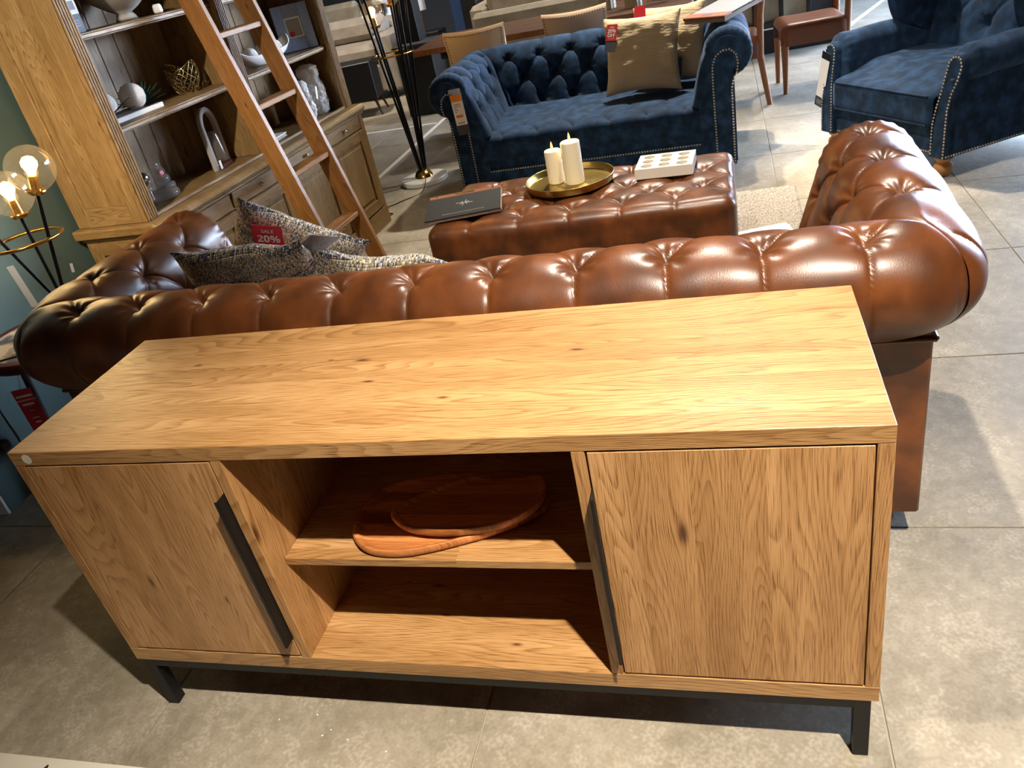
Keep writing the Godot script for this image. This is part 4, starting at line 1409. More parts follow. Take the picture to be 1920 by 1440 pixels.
func make_case_things() -> void:
	var y0 := 0.7206
	var y1 := 1.0715
	var y2 := 1.4115
	var t := CASE_TURN
	# near bay, lowest shelf: arch ornament, ringed vase, silver bud vase
	var a := thing("arch_bud_vase", "pale wooden arch ornament holding a smoked glass vase on the lowest bookcase shelf", "ornament", in_case(Vector3(-0.2, y0, 1.11)), t + 8.0)
	var arch := PackedVector2Array()
	for k in 19:
		var f := PI * k / 18
		arch.append(Vector2(cos(f) * 0.075, 0.19 + sin(f) * 0.09))
	for k in 19:
		var f := PI * (18 - k) / 18
		arch.append(Vector2(cos(f) * 0.052, 0.19 + sin(f) * 0.066))
	arch.insert(0, Vector2(0.052, 0.0))
	arch.insert(1, Vector2(0.075, 0.0))
	arch.insert(21, Vector2(-0.075, 0.0))
	arch.insert(22, Vector2(-0.052, 0.0))
	var am := MB.new()
	am.tf = Transform3D(Basis(Vector3(0, 0, -1), Vector3(0, 1, 0), Vector3(1, 0, 0)), Vector3.ZERO)
	am.prism(arch, -0.012, 0.012, 0.003, false)
	part("arch", am, "stoneware", a)
	part("foot", bx(Vector3(-0.03, 0, -0.055), Vector3(0.03, 0.02, 0.055), 0.003), "walnut", a)
	part("vase", MB.new().lathe([Vector2(0, 0.024), Vector2(0.03, 0.024), Vector2(0.042, 0.035), Vector2(0.04, 0.06), Vector2(0.028, 0.15), Vector2(0.025, 0.165), Vector2(0.022, 0.165), Vector2(0.025, 0.15), Vector2(0.036, 0.06), Vector2(0, 0.032)], 28), "smoke_glass", a, "smoked glass bottle")
	part("price_sticker", bx(Vector3(0.0302, 0.005, 0.056), Vector3(0.0312, 0.045, 0.074), 0.0), "paper", a)
	var v := thing("ringed_glass_vase", "clear glass vase of stacked rings with a red 15 sticker", "vase", in_case(Vector3(-0.205, y0, 1.545)), t)
	var rp := [Vector2(0, 0.0), Vector2(0.05, 0.0)]
	for k in 4:
		var R: float = [0.068, 0.062, 0.05, 0.04][k]
		for q in 6:
			var f := -PI / 2 + PI * q / 5
			rp.append(Vector2(R - 0.016 + cos(f) * 0.016, 0.018 + 0.032 * k + sin(f) * 0.016))
	rp.append(Vector2(0.024, 0.136))
	rp.append(Vector2(0.024, 0.15))
	rp.append(Vector2(0.021, 0.15))
	part("glass", MB.new().lathe(rp, 32), "clear_ring_glass", v)
	var st := MB.new()
	st.tf = Transform3D(Basis(Vector3.FORWARD, -PI / 2), Vector3(0.041, 0.112, 0.012))
	st.turned([Vector2(0.015, 0), Vector2(0.015, 0.0008), Vector2(0, 0.0008)], 18)
	var sp := part("round_sticker", st, "sale_red", v, "round red sticker reading 15")
	words("15", 0.02, "paper", sp, Transform3D(Basis(Vector3.UP, PI / 2), Vector3(0.0424, 0.112, 0.012)), true)
	var sv := thing("bud_vase", "small smoked silver bud vase with a ball neck at the bookcase post", "vase", in_case(Vector3(-0.19, y0, 1.645)), t)
	part("body", MB.new().lathe([Vector2(0, 0), Vector2(0.016, 0), Vector2(0.018, 0.02), Vector2(0.013, 0.06), Vector2(0.01, 0.085), Vector2(0.018, 0.095), Vector2(0.026, 0.112), Vector2(0.022, 0.132), Vector2(0.01, 0.142), Vector2(0.007, 0.142)], 24), "silver", sv)
	# near bay, middle shelf: tray with sphere, faux plant, second sphere, gold basket
	var tr := thing("display_box", "flat box with a white edge under the carved ball", "box", in_case(Vector3(-0.225, y1, 1.535)), t)
	part("lid", bx(Vector3(-0.09, 0, -0.14), Vector3(0.068, 0.018, 0.17), 0.002), "stoneware", tr)
	part("white_edge", bx(Vector3(0.0682, 0, -0.14), Vector3(0.072, 0.019, 0.17), 0.001), "paper", tr, "white printed edge")
	for q in [[Vector3(-0.2, y1 + 0.0186, 1.50), 0.052, "cream carved decor ball on the flat box beside the green rosette"], [Vector3(-0.24, y1 + 0.0186, 1.63), 0.05, "cream carved decor ball close to the fluted bookcase post"]]:
		var bl := thing("decor_ball", q[2], "ornament", in_case(q[0]), t, "carved decor balls on the bookcase")
		carved_ball(bl, q[1])
	var pl := thing("faux_succulent", "dark green spiky faux rosette plant behind the carved ball", "plant", in_case(Vector3(-0.255, y1, 1.4)), t)
	spikes(pl, 52, 0.118, 0.5, 401)
	var pl2 := thing("faux_succulent", "dark green grassy faux sprig lying on the flat box", "plant", in_case(Vector3(-0.19, y1 + 0.0186, 1.655)), t)
	spikes(pl2, 9, 0.1, 1.25, 402)
	var gb := thing("gold_wire_basket", "open gold wire basket bowl on the middle bookcase shelf", "bowl", in_case(Vector3(-0.24, y1, 1.1)), t)
	gold_basket(gb)
	# near bay, upper shelf: two small boxes and a bowl
	var xb := thing("gift_box", "slim dark blue gift box standing on the upper bookcase shelf", "box", in_case(Vector3(-0.13, y2, 1.735)), t + 10.0)
	part("box", bx(Vector3(-0.03, 0, -0.035), Vector3(0.03, 0.062, 0.035), 0.001), "box_blue", xb)
	part("edge", bx(Vector3(0.0302, 0.0, 0.0335), Vector3(0.031, 0.062, 0.0355), 0.0), "paper", xb)
	var lp := MB.new()
	for k in 3:
		lp.box(Vector3(0.0301, 0.022 + 0.009 * k, -0.018), Vector3(0.0306, 0.026 + 0.009 * k, 0.018 - 0.003 * k), 0.0)
	part("print", lp, "book_grey", xb)
	var xc := thing("gift_box", "white box with a printed label on top of the dark blue gift box", "box", in_case(Vector3(-0.13, y2 + 0.0625, 1.735)), t + 10.0)
	part("box", bx(Vector3(-0.03, 0, -0.035), Vector3(0.03, 0.075, 0.04), 0.001), "paper", xc)
	part("label", bx(Vector3(0.0301, 0.015, -0.022), Vector3(0.0306, 0.045, 0.02), 0.0), "book_grey", xc)
	var ub := thing("footed_bowl", "grey stoneware footed bowl on the upper bookcase shelf behind the ladder", "bowl", in_case(Vector3(-0.22, y2, 1.33)), t)
	part("bowl", MB.new().lathe([Vector2(0, 0), Vector2(0.045, 0), Vector2(0.04, 0.015), Vector2(0.03, 0.03), Vector2(0.06, 0.045), Vector2(0.11, 0.08), Vector2(0.14, 0.13), Vector2(0.135, 0.13), Vector2(0.1, 0.085), Vector2(0, 0.05)], 36), "stoneware", ub)
	var wc := thing("small_white_jar", "small white jar on the upper bookcase shelf beside the ladder", "jar", in_case(Vector3(-0.13, y2, 1.235)), t)
	part("jar", MB.new().lathe([Vector2(0, 0), Vector2(0.016, 0), Vector2(0.02, 0.008), Vector2(0.018, 0.03), Vector2(0.012, 0.036), Vector2(0, 0.036)], 20), "white_ceramic", wc)
	# far bay, middle shelf: boat bowl with balls, picture frame
	var bo := thing("boat_bowl", "long white boat-shaped bowl holding carved balls", "bowl", in_case(Vector3(-0.2, y1, 0.48)), t)
	var P := PackedVector3Array()
	var U := PackedVector2Array()
	var nu := 40
	var sec := [[0.0, 0.0], [0.35, 0.0], [0.6, 0.01], [0.85, 0.03], [1.0, 0.055], [0.95, 0.056], [0.8, 0.034], [0.5, 0.014], [0.0, 0.008]]
	for i in nu:
		var f := TAU * i / nu
		for q in sec:
			var end := pow(absf(sin(f)), 6.0)
			P.append(Vector3(cos(f) * 0.075 * q[0], q[1] * (1.0 + 0.9 * end), sin(f) * 0.26 * q[0]))
			U.append(Vector2(f * 0.1, q[1]))
	part("bowl", MB.new().grid(P, nu, sec.size(), U, true, true), "white_ceramic", bo)
	for q in [[0.36, "white carved decor ball at the far end of the boat bowl"], [0.48, "white carved decor ball in the middle of the boat bowl"], [0.6, "white carved decor ball in the boat bowl beside the fluted post"]]:
		var bl := thing("decor_ball", q[1], "ornament", in_case(Vector3(-0.2, y1 + 0.011, q[0])), t, "carved decor balls on the bookcase")
		carved_ball(bl, 0.043)
	var fr := thing("photo_frame", "blue speckled photo frame with a white mount leaning on the middle shelf", "picture frame", in_case(Vector3(-0.18, y1 + 0.001, 0.135)), t + 38.0)
	fr.rotation_degrees.x = -9.0
	var fw := 0.1
	var fh := 0.235
	for b in [[-fw, 0.0, -0.045, fh], [0.045, 0.0, fw, fh], [-0.045, 0.0, 0.045, 0.065], [-0.045, 0.17, 0.045, fh]]:
		part("frame_side", bx(Vector3(b[0], b[1], -0.008), Vector3(b[2], b[3], 0.01), 0.002), "blue_frame", fr)
	part("backing", bx(Vector3(-0.047, 0.063, -0.009), Vector3(0.047, 0.172, 0.002), 0.0), "paper", fr)
	part("insert", bx(Vector3(-0.037, 0.074, 0.002), Vector3(0.037, 0.161, 0.003), 0.0), "cream_cloth", fr)
	var dd := MB.new()
	dd.tf = Transform3D(Basis(Vector3.RIGHT, PI / 2), Vector3(-0.02, 0.085, 0.0031))
	dd.turned([Vector2(0.014, 0), Vector2(0.014, 0.0006), Vector2(0, 0.0006)], 18)
	part("round_sticker", dd, "sale_red", fr, "round red sticker")
	# far bay, lowest shelf: two rough white vases, a white book
	for q in [[Vector3(-0.2, y0, 0.245), 0.21, 0.056, 501, "small rough white stone-like vase with a paper tag"], [Vector3(-0.2, y0, 0.112), 0.275, 0.07, 502, "tall rough white stone-like vase beside a smaller one"]]:
		var rv := thing("rough_vase", q[4], "vase", in_case(q[0]), t, "rough white vases on the bookcase")
		rock_vase(rv, q[1], q[2], q[3])
	var wbk := thing("white_book", "flat white book lying on the lowest bookcase shelf", "book", in_case(Vector3(-0.23, y0, 0.72)), t + 4.0)
	part("cover", bx(Vector3(-0.1, 0, -0.12), Vector3(0.1, 0.004, 0.12), 0.001), "paper", wbk)
	part("pages", bx(Vector3(-0.098, 0.0042, -0.118), Vector3(0.097, 0.0158, 0.118), 0.001), "cream_cloth", wbk)
	part("cover", bx(Vector3(-0.1, 0.016, -0.12), Vector3(0.1, 0.02, 0.12), 0.001), "paper", wbk)

func carved_ball(o: Node3D, r: float) -> void:
	var P := PackedVector3Array()
	var U := PackedVector2Array()
	var f := noise(311, 60.0, 1, FastNoiseLite.TYPE_CELLULAR)
	var nu := 60
	var nv := 36
	for i in nu:
		for j in nv + 1:
			var a := TAU * i / nu
			var b := -PI / 2 + PI * j / nv
			var d := Vector3(cos(a) * cos(b), sin(b), sin(a) * cos(b))
			var rr := r
			if d.x * 0.6 - d.z * 0.55 + d.y * 0.1 > 0.35:
				rr += clampf(f.get_noise_3dv(d * r), -0.9, 0.0) * 0.006 + 0.002
			P.append(d * rr + Vector3(0, r, 0))
			U.append(Vector2(a, b))
	part("ball", MB.new().grid(P, nu, nv + 1, U, true, true), "chalk", o)

func spikes(o: Node3D, n: int, L: float, spread: float, sd: int) -> void:
	rng.seed = sd
	for k in n:
		var a := TAU * k / n * 5.1
		var lift := lerpf(0.15, 1.25, float(k) / n) if spread < 1.0 else rng.randf_range(0.15, 0.6)
		var ll := L * rng.randf_range(0.75, 1.1)
		var d := Vector3(cos(a) * cos(lift), sin(lift), sin(a) * cos(lift))
		var side := d.cross(Vector3.UP).normalized()
		var up := side.cross(d).normalized()
		var b := MB.new()
		var P := PackedVector3Array()
		var U := PackedVector2Array()
		for i in 5:
			var t := i / 4.0
			var w: float = (0.021 if spread < 1.0 else 0.009) * sin(PI * clampf(t * 0.85 + 0.12, 0, 1)) * (1.0 - t * 0.6)
			var c := d * ll * t + up * (-0.012 * t * t) + Vector3(0, 0.012, 0)
			for q in 3:
				P.append(c + side * w * (q - 1) + up * (0.0 if q == 1 else 0.003))
				U.append(Vector2(t, q))
		b.grid(P, 5, 3, U, false, true)
		part("leaf", b, "leaf", o)

func gold_basket(o: Node3D) -> void:
	# net of short wires on a bowl shape with a dipped rim
	rng.seed = 55
	var nodes := []
	var nu := 18
	var nv := 8
	for j in nv:
		var row := []
		for i in nu:
			var a := TAU * (i + 0.5 * (j % 2) + rng.randf_range(-0.22, 0.22)) / nu
			var t := (j + rng.randf_range(-0.2, 0.2)) / (nv - 1.0)
			t = clampf(t, 0.0, 1.0) if j > 0 else 0.0
			var h := 0.115 + 0.016 * cos(2.0 * a + 0.5)
			var R := lerpf(0.048, 0.08, sin(t * PI * 0.62)) - 0.012 * t * t
			row.append(Vector3(cos(a) * R, 0.003 + t * h, sin(a) * R))
		nodes.append(row)
	var b := MB.new()
	for j in nv:
		for i in nu:
			if j < nv - 1:
				b.tube([nodes[j][i], nodes[j + 1][i if j % 2 == 0 else (i + 1) % nu]], 0.0024, 5)
				b.tube([nodes[j][i], nodes[j + 1][(i - 1 + nu) % nu if j % 2 == 0 else i]], 0.0024, 5)
			if j == 0 or j == nv - 1 or rng.randf() < 0.25:
				b.tube([nodes[j][i], nodes[j][(i + 1) % nu]], 0.0026, 5)
	part("wire_net", b, "old_gold", o)
	part("base_disc", MB.new().turned([Vector2(0, 0), Vector2(0.048, 0), Vector2(0.048, 0.003), Vector2(0, 0.003)], 24), "old_gold", o)

func rock_vase(o: Node3D, h: float, r: float, sd: int) -> void:
	var P := PackedVector3Array()
	var U := PackedVector2Array()
	var f := noise(sd, 42.0, 1, FastNoiseLite.TYPE_CELLULAR)
	var g := noise(sd + 9, 9.0, 2)
	var nu := 96
	var nv := 90
	for i in nu:
		var a := TAU * i / nu
		for j in nv + 1:
			var t := float(j) / nv
			var rr := r * (0.72 + 0.42 * sin(clampf(t * 1.25 + 0.12, 0, 1.0) * PI) - 0.12 * sin(t * 5.5))
			if t > 0.93:
				rr *= lerpf(1.0, 0.55, (t - 0.93) / 0.07)
			var p := Vector3(cos(a) * rr, t * h, sin(a) * rr * 0.72)
			var edge := smoothstep(0.0, 0.05, t)
			rr = 1.0 + (clampf(-f.get_noise_3dv(p), 0, 1) * 0.2 + g.get_noise_3dv(p) * 0.1) * edge
			P.append(Vector3(p.x * rr, p.y, p.z * rr))
			U.append(Vector2(a, t))
		P.append(Vector3(0, h * 0.985, 0))
		U.append(Vector2(a, 1))
	part("body", MB.new().grid(P, nu, nv + 2, U, true, true), "chalk", o)
	if sd == 501:
		var tg := part("paper_tag", bx(Vector3(-0.001, -0.035, -0.012), Vector3(0.0, 0.035, 0.012), 0.0), "paper", o)
		tg.transform = Transform3D(Basis.from_euler(Vector3(-0.5, 0.2, 0)), Vector3(0.082, h * 0.62, -0.03))

# ---------- lamps ----------
func globe(parent: Node3D, c: Vector3, d: Vector3, r: float, power: float) -> void:
	# clear glass ball on a brass cup, with a glowing bulb and its light
	var up := Vector3.UP if absf(d.y) < 0.99 else Vector3.RIGHT
	var x := up.cross(d).normalized()
	var tf := Transform3D(Basis(x, d, x.cross(d)), c)
	var g := MB.new()
	g.tf = tf
	var pr := []
	for k in 15:
		var f := -1.2 + (PI / 2 + 1.2) * k / 14.0
		pr.append(Vector2(cos(f) * r, sin(f) * r))
	g.lathe(pr, 28)
	var o := part("glass_globe", g, "amber_glass", parent, "clear glass globe")
	var cup := MB.new()
	cup.tf = tf
	cup.turned([Vector2(0, -r * 1.12), Vector2(r * 0.3, -r * 1.1), Vector2(r * 0.42, -r * 0.95), Vector2(r * 0.4, -r * 0.9), Vector2(r * 0.22, -r * 0.9), Vector2(r * 0.2, -r * 0.3), Vector2(0, -r * 0.3)], 20)
	part("brass_holder", cup, "brass", parent)
	var bl := MB.new()
	bl.tf = tf
	bl.lathe([Vector2(0, -r * 0.32), Vector2(r * 0.16, -r * 0.28), Vector2(r * 0.2, -r * 0.1), Vector2(r * 0.32, r * 0.12), Vector2(r * 0.33, r * 0.3), Vector2(r * 0.22, r * 0.48), Vector2(0, r * 0.56)], 18)
	part("bulb", bl, "bulb_glow", parent)
	var l := OmniLight3D.new()
	l.name = "bulb_light"
	parent.add_child(l, true)
	l.position = c + d * r * 0.18
	l.light_color = Color8(255, 212, 146)
	l.light_energy = power
	l.light_size = r * 0.25
	l.omni_range = 14.0
	l.omni_attenuation = 2.0
	l.shadow_enabled = true

func ring_of(c: Vector3, r: float, tr: float) -> MB:
	var pts := []
	for k in 49:
		pts.append(c + Vector3(cos(TAU * k / 48) * r, 0, sin(TAU * k / 48) * r))
	return MB.new().tube(pts, tr, 8, false)

func make_lamps() -> void:
	# table lamp on the marble side table
	var at := Vector3(-0.85, 0.552, -1.08)
	var l := thing("globe_table_lamp", "black and brass three-globe lamp on the marble side table", "lamp", at)
	part("base", MB.new().turned([Vector2(0, 0), Vector2(0.07, 0), Vector2(0.07, 0.018), Vector2(0, 0.02)], 32), "white_marble", l)
	part("brass_dome", MB.new().lathe([Vector2(0.04, 0.018), Vector2(0.036, 0.035), Vector2(0.022, 0.05), Vector2(0, 0.055)], 24), "brass", l)
	for g in [Vector3(-0.735, 1.085, -1.10), Vector3(-0.876, 1.016, -1.11), Vector3(-0.985, 1.0, -1.04)]:
		var c: Vector3 = g - at
		var b := Vector3(0, 0.045, 0)
		var d := (c - b).normalized()
		part("rod", MB.new().tube([b, c - d * 0.08], 0.0062, 10), "rod_black", l)
		globe(l, c, d, 0.074, 0.085)
	part("brass_ring", ring_of(Vector3(-0.035, 0.31, -0.012), 0.115, 0.0062), "brass", l)
	for q in [[Vector3(-0.04, 0.185, 0.085), 24.0, 0.022, 0.15, -0.14], [Vector3(0.166, 0.222, 0.06), 10.0, 0.009, 0.03, 0.0]]:
		var tg := part("paper_tag", bx(Vector3(-q[2] / 2, -q[3] / 2, 0), Vector3(q[2] / 2, q[3] / 2, 0.0008), 0.0), "paper", l, "white paper tag")
		tg.position = q[0]
		tg.rotation_degrees = Vector3(0, 30, q[1] - 20.0)
	# side table
	var t := thing("side_table", "round side table with grey marble top set in a red-brown wooden rim", "side table", Vector3(-0.9, 0, -1.03))
	part("marble_top", MB.new().turned([Vector2(0, 0.535), Vector2(0.222, 0.535), Vector2(0.222, 0.5495), Vector2(0, 0.5495)], 56), "marble", t)
	part("rim", MB.new().turned([Vector2(0.2, 0.515), Vector2(0.246, 0.515), Vector2(0.25, 0.522), Vector2(0.25, 0.546), Vector2(0.246, 0.551), Vector2(0.2225, 0.551), Vector2(0.2225, 0.53)], 56), "walnut", t)
	for k in 3:
		var a := TAU * k / 3 + 0.5
		part("leg", MB.new().tube([Vector3(cos(a) * 0.19, 0.0, sin(a) * 0.19), Vector3(cos(a) * 0.15, 0.516, sin(a) * 0.15)], 0.013, 10), "black_paint", t)
	part("under_plate", MB.new().turned([Vector2(0, 0.505), Vector2(0.19, 0.505), Vector2(0.19, 0.5148), Vector2(0, 0.5148)], 40), "black_paint", t)
	var pc := thing("price_card", "red price card with white print hanging below the side table", "price card", Vector3(-1.05, 0.3, -0.915), 20.0)
	part("card", bx(Vector3(-0.034, -0.1, 0), Vector3(0.034, 0.09, 0.001), 0.0), "sale_red", pc)
	var ln := MB.new()
	for q in [[0.058, 0.066, 0.028], [0.044, 0.047, 0.034], [0.024, 0.032, 0.02], [0.0, 0.003, 0.008], [-0.03, -0.027, 0.012], [-0.05, -0.044, 0.01]]:
		ln.box(Vector3(-q[2], q[0], 0.001), Vector3(q[2], q[1], 0.0014), 0.0)
	part("print", ln, "paper", pc)
	part("string", MB.new().tube([Vector3(0, 0.09, 0), Vector3(0.03, 0.205, -0.03)], 0.001, 5), "ink", pc)
	# flex down the wall
	for q in [[numbered("lamp_flex"), [Vector3(-0.79, 0.562, -0.86), Vector3(-0.95, 0.556, -0.80), Vector3(-1.05, 0.5, -0.77), Vector3(-1.09, 0.4, -0.83), Vector3(-1.12, 0.28, -0.86), Vector3(-1.13, 0.12, -0.87), Vector3(-1.12, 0.006, -0.84)], "black lamp flex trailing over the side table edge and down the wall"], [numbered("lamp_flex"), [Vector3(-1.138, 0.42, -0.76), Vector3(-1.13, 0.33, -0.79), Vector3(-1.137, 0.235, -0.815)], "short black flex with a plug against the teal wall"]]:
		var cu := Curve3D.new()
		var pts: Array = q[1]
		for k in pts.size():
			var tn: Vector3 = (pts[mini(k + 1, pts.size() - 1)] - pts[maxi(k - 1, 0)]) / 6.0
			cu.add_point(pts[k], -tn, tn)
		var ps := []
		for p in cu.tessellate(4, 3):
			ps.append(p)
		var o := Node3D.new()
		o.name = q[0]
		add_child(o)
		o.position = pts[pts.size() - 1]
		for k in ps.size():
			ps[k] -= o.position
		tag(o, q[2], "cable")
		part("flex", MB.new().tube(ps, 0.0035, 6), "black_paint", o)
		if pts.size() == 3:
			part("plug", bx(Vector3(-0.012, -0.03, -0.018), Vector3(0.014, 0.004, 0.018), 0.005), "black_paint", o)
	# floor lamp beside the loveseat
	var fl := thing("globe_floor_lamp", "black seven-rod floor lamp with brass ring and round white marble base", "floor lamp", Vector3(-0.7, 0, -4.27))
	part("base", MB.new().turned([Vector2(0, 0), Vector2(0.162, 0), Vector2(0.168, 0.006), Vector2(0.168, 0.03), Vector2(0.162, 0.036), Vector2(0, 0.036)], 48), "white_marble", fl)
	part("brass_dome", MB.new().lathe([Vector2(0.066, 0.0362), Vector2(0.064, 0.05), Vector2(0.05, 0.075), Vector2(0.025, 0.09), Vector2(0, 0.093)], 28), "brass", fl)
	var rods := [[Vector3(-0.11, 1.115, -0.075), 1], [Vector3(0.035, 1.225, -0.08), 1], [Vector3(-0.175, 1.55, 0.02), 1], [Vector3(0.19, 1.5, -0.06), 1], [Vector3(0.1, 1.62, -0.16), 1], [Vector3(-0.06, 1.7, 0.2), 1], [Vector3(0.15, 1.42, 0.14), 1]]
	for q in rods:
		var c: Vector3 = q[0]
		var b := Vector3(c.x * 0.12, 0.085, c.z * 0.12)
		var d := (c - b).normalized()
		part("rod", MB.new().tube([b, c - d * 0.09], 0.008, 10), "rod_black", fl)
		globe(fl, c, d, 0.082, 0.06)
	part("brass_ring", ring_of(Vector3(-0.01, 0.862, -0.01), 0.14, 0.006), "brass", fl)
	var fx := thing("floor_cable", "thin black cord running over the floor from the floor lamp to the bookcase", "cable", Vector3(-0.66, 0.004, -4.1))
	var path := [Vector3(-0.02, 0.1, -0.13), Vector3(0.03, 0.05, 0.0), Vector3(0.02, 0.0, 0.1), Vector3(-0.05, 0.0, 0.22), Vector3(-0.16, 0.0, 0.36), Vector3(-0.24, 0.0, 0.38), Vector3(-0.12, 0.0, 0.46), Vector3(-0.05, 0.0, 0.5), Vector3(-0.13, 0.0, 0.58), Vector3(-0.2, 0.0, 0.6)]
	var c2 := Curve3D.new()
	for k in path.size():
		var tn: Vector3 = (path[mini(k + 1, path.size() - 1)] - path[maxi(k - 1, 0)]) / 5.0
		c2.add_point(path[k], -tn, tn)
	var pp := []
	for p in c2.tessellate(4, 3):
		pp.append(p)
	part("cord", MB.new().tube(pp, 0.0035, 6), "black_paint", fx)

# ---------- things farther back ----------
func dining_chair(label: String, at: Vector3, turn: float) -> void:
	# upholstered chair whose back looks along +z
	var s := thing("upholstered_dining_chair", label, "chair", at, turn, "beige dining chairs at the wooden table")
	var P := PackedVector3Array()
	var U := PackedVector2Array()
	var nu := 22
	var prof := [[0.0, 0.42], [0.0, 0.43], [0.004, 0.7], [0.006, 0.85], [0.0, 0.872], [-0.02, 0.882], [-0.045, 0.875], [-0.055, 0.85], [-0.05, 0.6], [-0.06, 0.42]]
	for i in nu + 1:
		var u := -1.0 + 2.0 * i / nu
		for q in prof:
			var w: float = lerpf(0.185, 0.222, (q[1] - 0.42) / 0.46)
			P.append(Vector3(u * w, q[1] - 0.012 * (1.0 - u * u) * smoothstep(0.6, 0.88, q[1]), q[0] - 0.05 * u * u))
			U.append(Vector2(u * w, q[1]))
	part("backrest", MB.new().grid(P, nu + 1, prof.size(), U, false, false), "linen", s)
	var nb := MB.new()
	var line := [Vector3(-0.178, 0.5, -0.041), Vector3(-0.205, 0.85, -0.037)]
	for k in 9:
		var u := -0.94 + 1.88 * k / 8.0
		line.append(Vector3(u * 0.22, 0.858 - 0.012 * (1.0 - u * u), 0.008 - 0.05 * u * u))
	line.append(Vector3(0.205, 0.85, -0.037))
	line.append(Vector3(0.178, 0.5, -0.041))
	nails(nb, line, 0.005, 0.018, Vector3(0, 0, 1))
	part("nailhead_trim", nb, "card_plum", s, "dark nailhead trim").set_meta("kind", "stuff")
	for sd in [-1.0, 1.0]:
		var e := PackedVector2Array()
		part("edge", bx(Vector3(sd * 0.2 - 0.012, 0.44, -0.105), Vector3(sd * 0.2 + 0.012, 0.862, -0.045), 0.01), "linen", s)
	part("seat", bx(Vector3(-0.22, 0.38, -0.5), Vector3(0.22, 0.47, -0.03), 0.025), "linen", s)
	for x in [-0.19, 0.19]:
		for z in [-0.46, -0.05]:
			part("leg", MB.new().tube([Vector3(x, 0, z), Vector3(x * 0.96, 0.39, z)], [0.014, 0.02], 8), "dark_foot", s)

func leather_chair(label: String, at: Vector3, turn: float) -> void:
	# faces -x
	var s := thing("leather_dining_chair", label, "chair", at, turn, "brown leather dining chairs at the table end")
	var pf := round_path([Vector2(0.235, 0.33), Vector2(0.235, 0.475), Vector2(-0.235, 0.475), Vector2(-0.235, 0.33)], 0.05, 0.02)
	part("seat", wrapped(-0.23, 0.23, pf, 0.05, 0.02, PackedFloat32Array([]), 0.2, 0, 0, 0, 95), "dining_leather", s)
	part("apron", bx(Vector3(-0.2, 0.325, -0.205), Vector3(0.2, 0.4, 0.205), 0.004), "dining_leather", s)
	for z in [-0.2, 0.2]:
		part("leg", MB.new().tube([Vector3(-0.2, 0, z), Vector3(-0.2, 0.34, z)], [0.016, 0.026], 8), "chair_oak", s)
		part("leg", MB.new().tube([Vector3(0.27, 0, z), Vector3(0.215, 0.34, z), Vector3(0.22, 0.6, z), Vector3(0.27, 0.95, z)], [0.018, 0.024, 0.022, 0.016], 8), "chair_oak", s)
	part("backrest", bx(Vector3(0.215, 0.62, -0.19), Vector3(0.25, 0.96, 0.19), 0.012), "dining_leather", s)

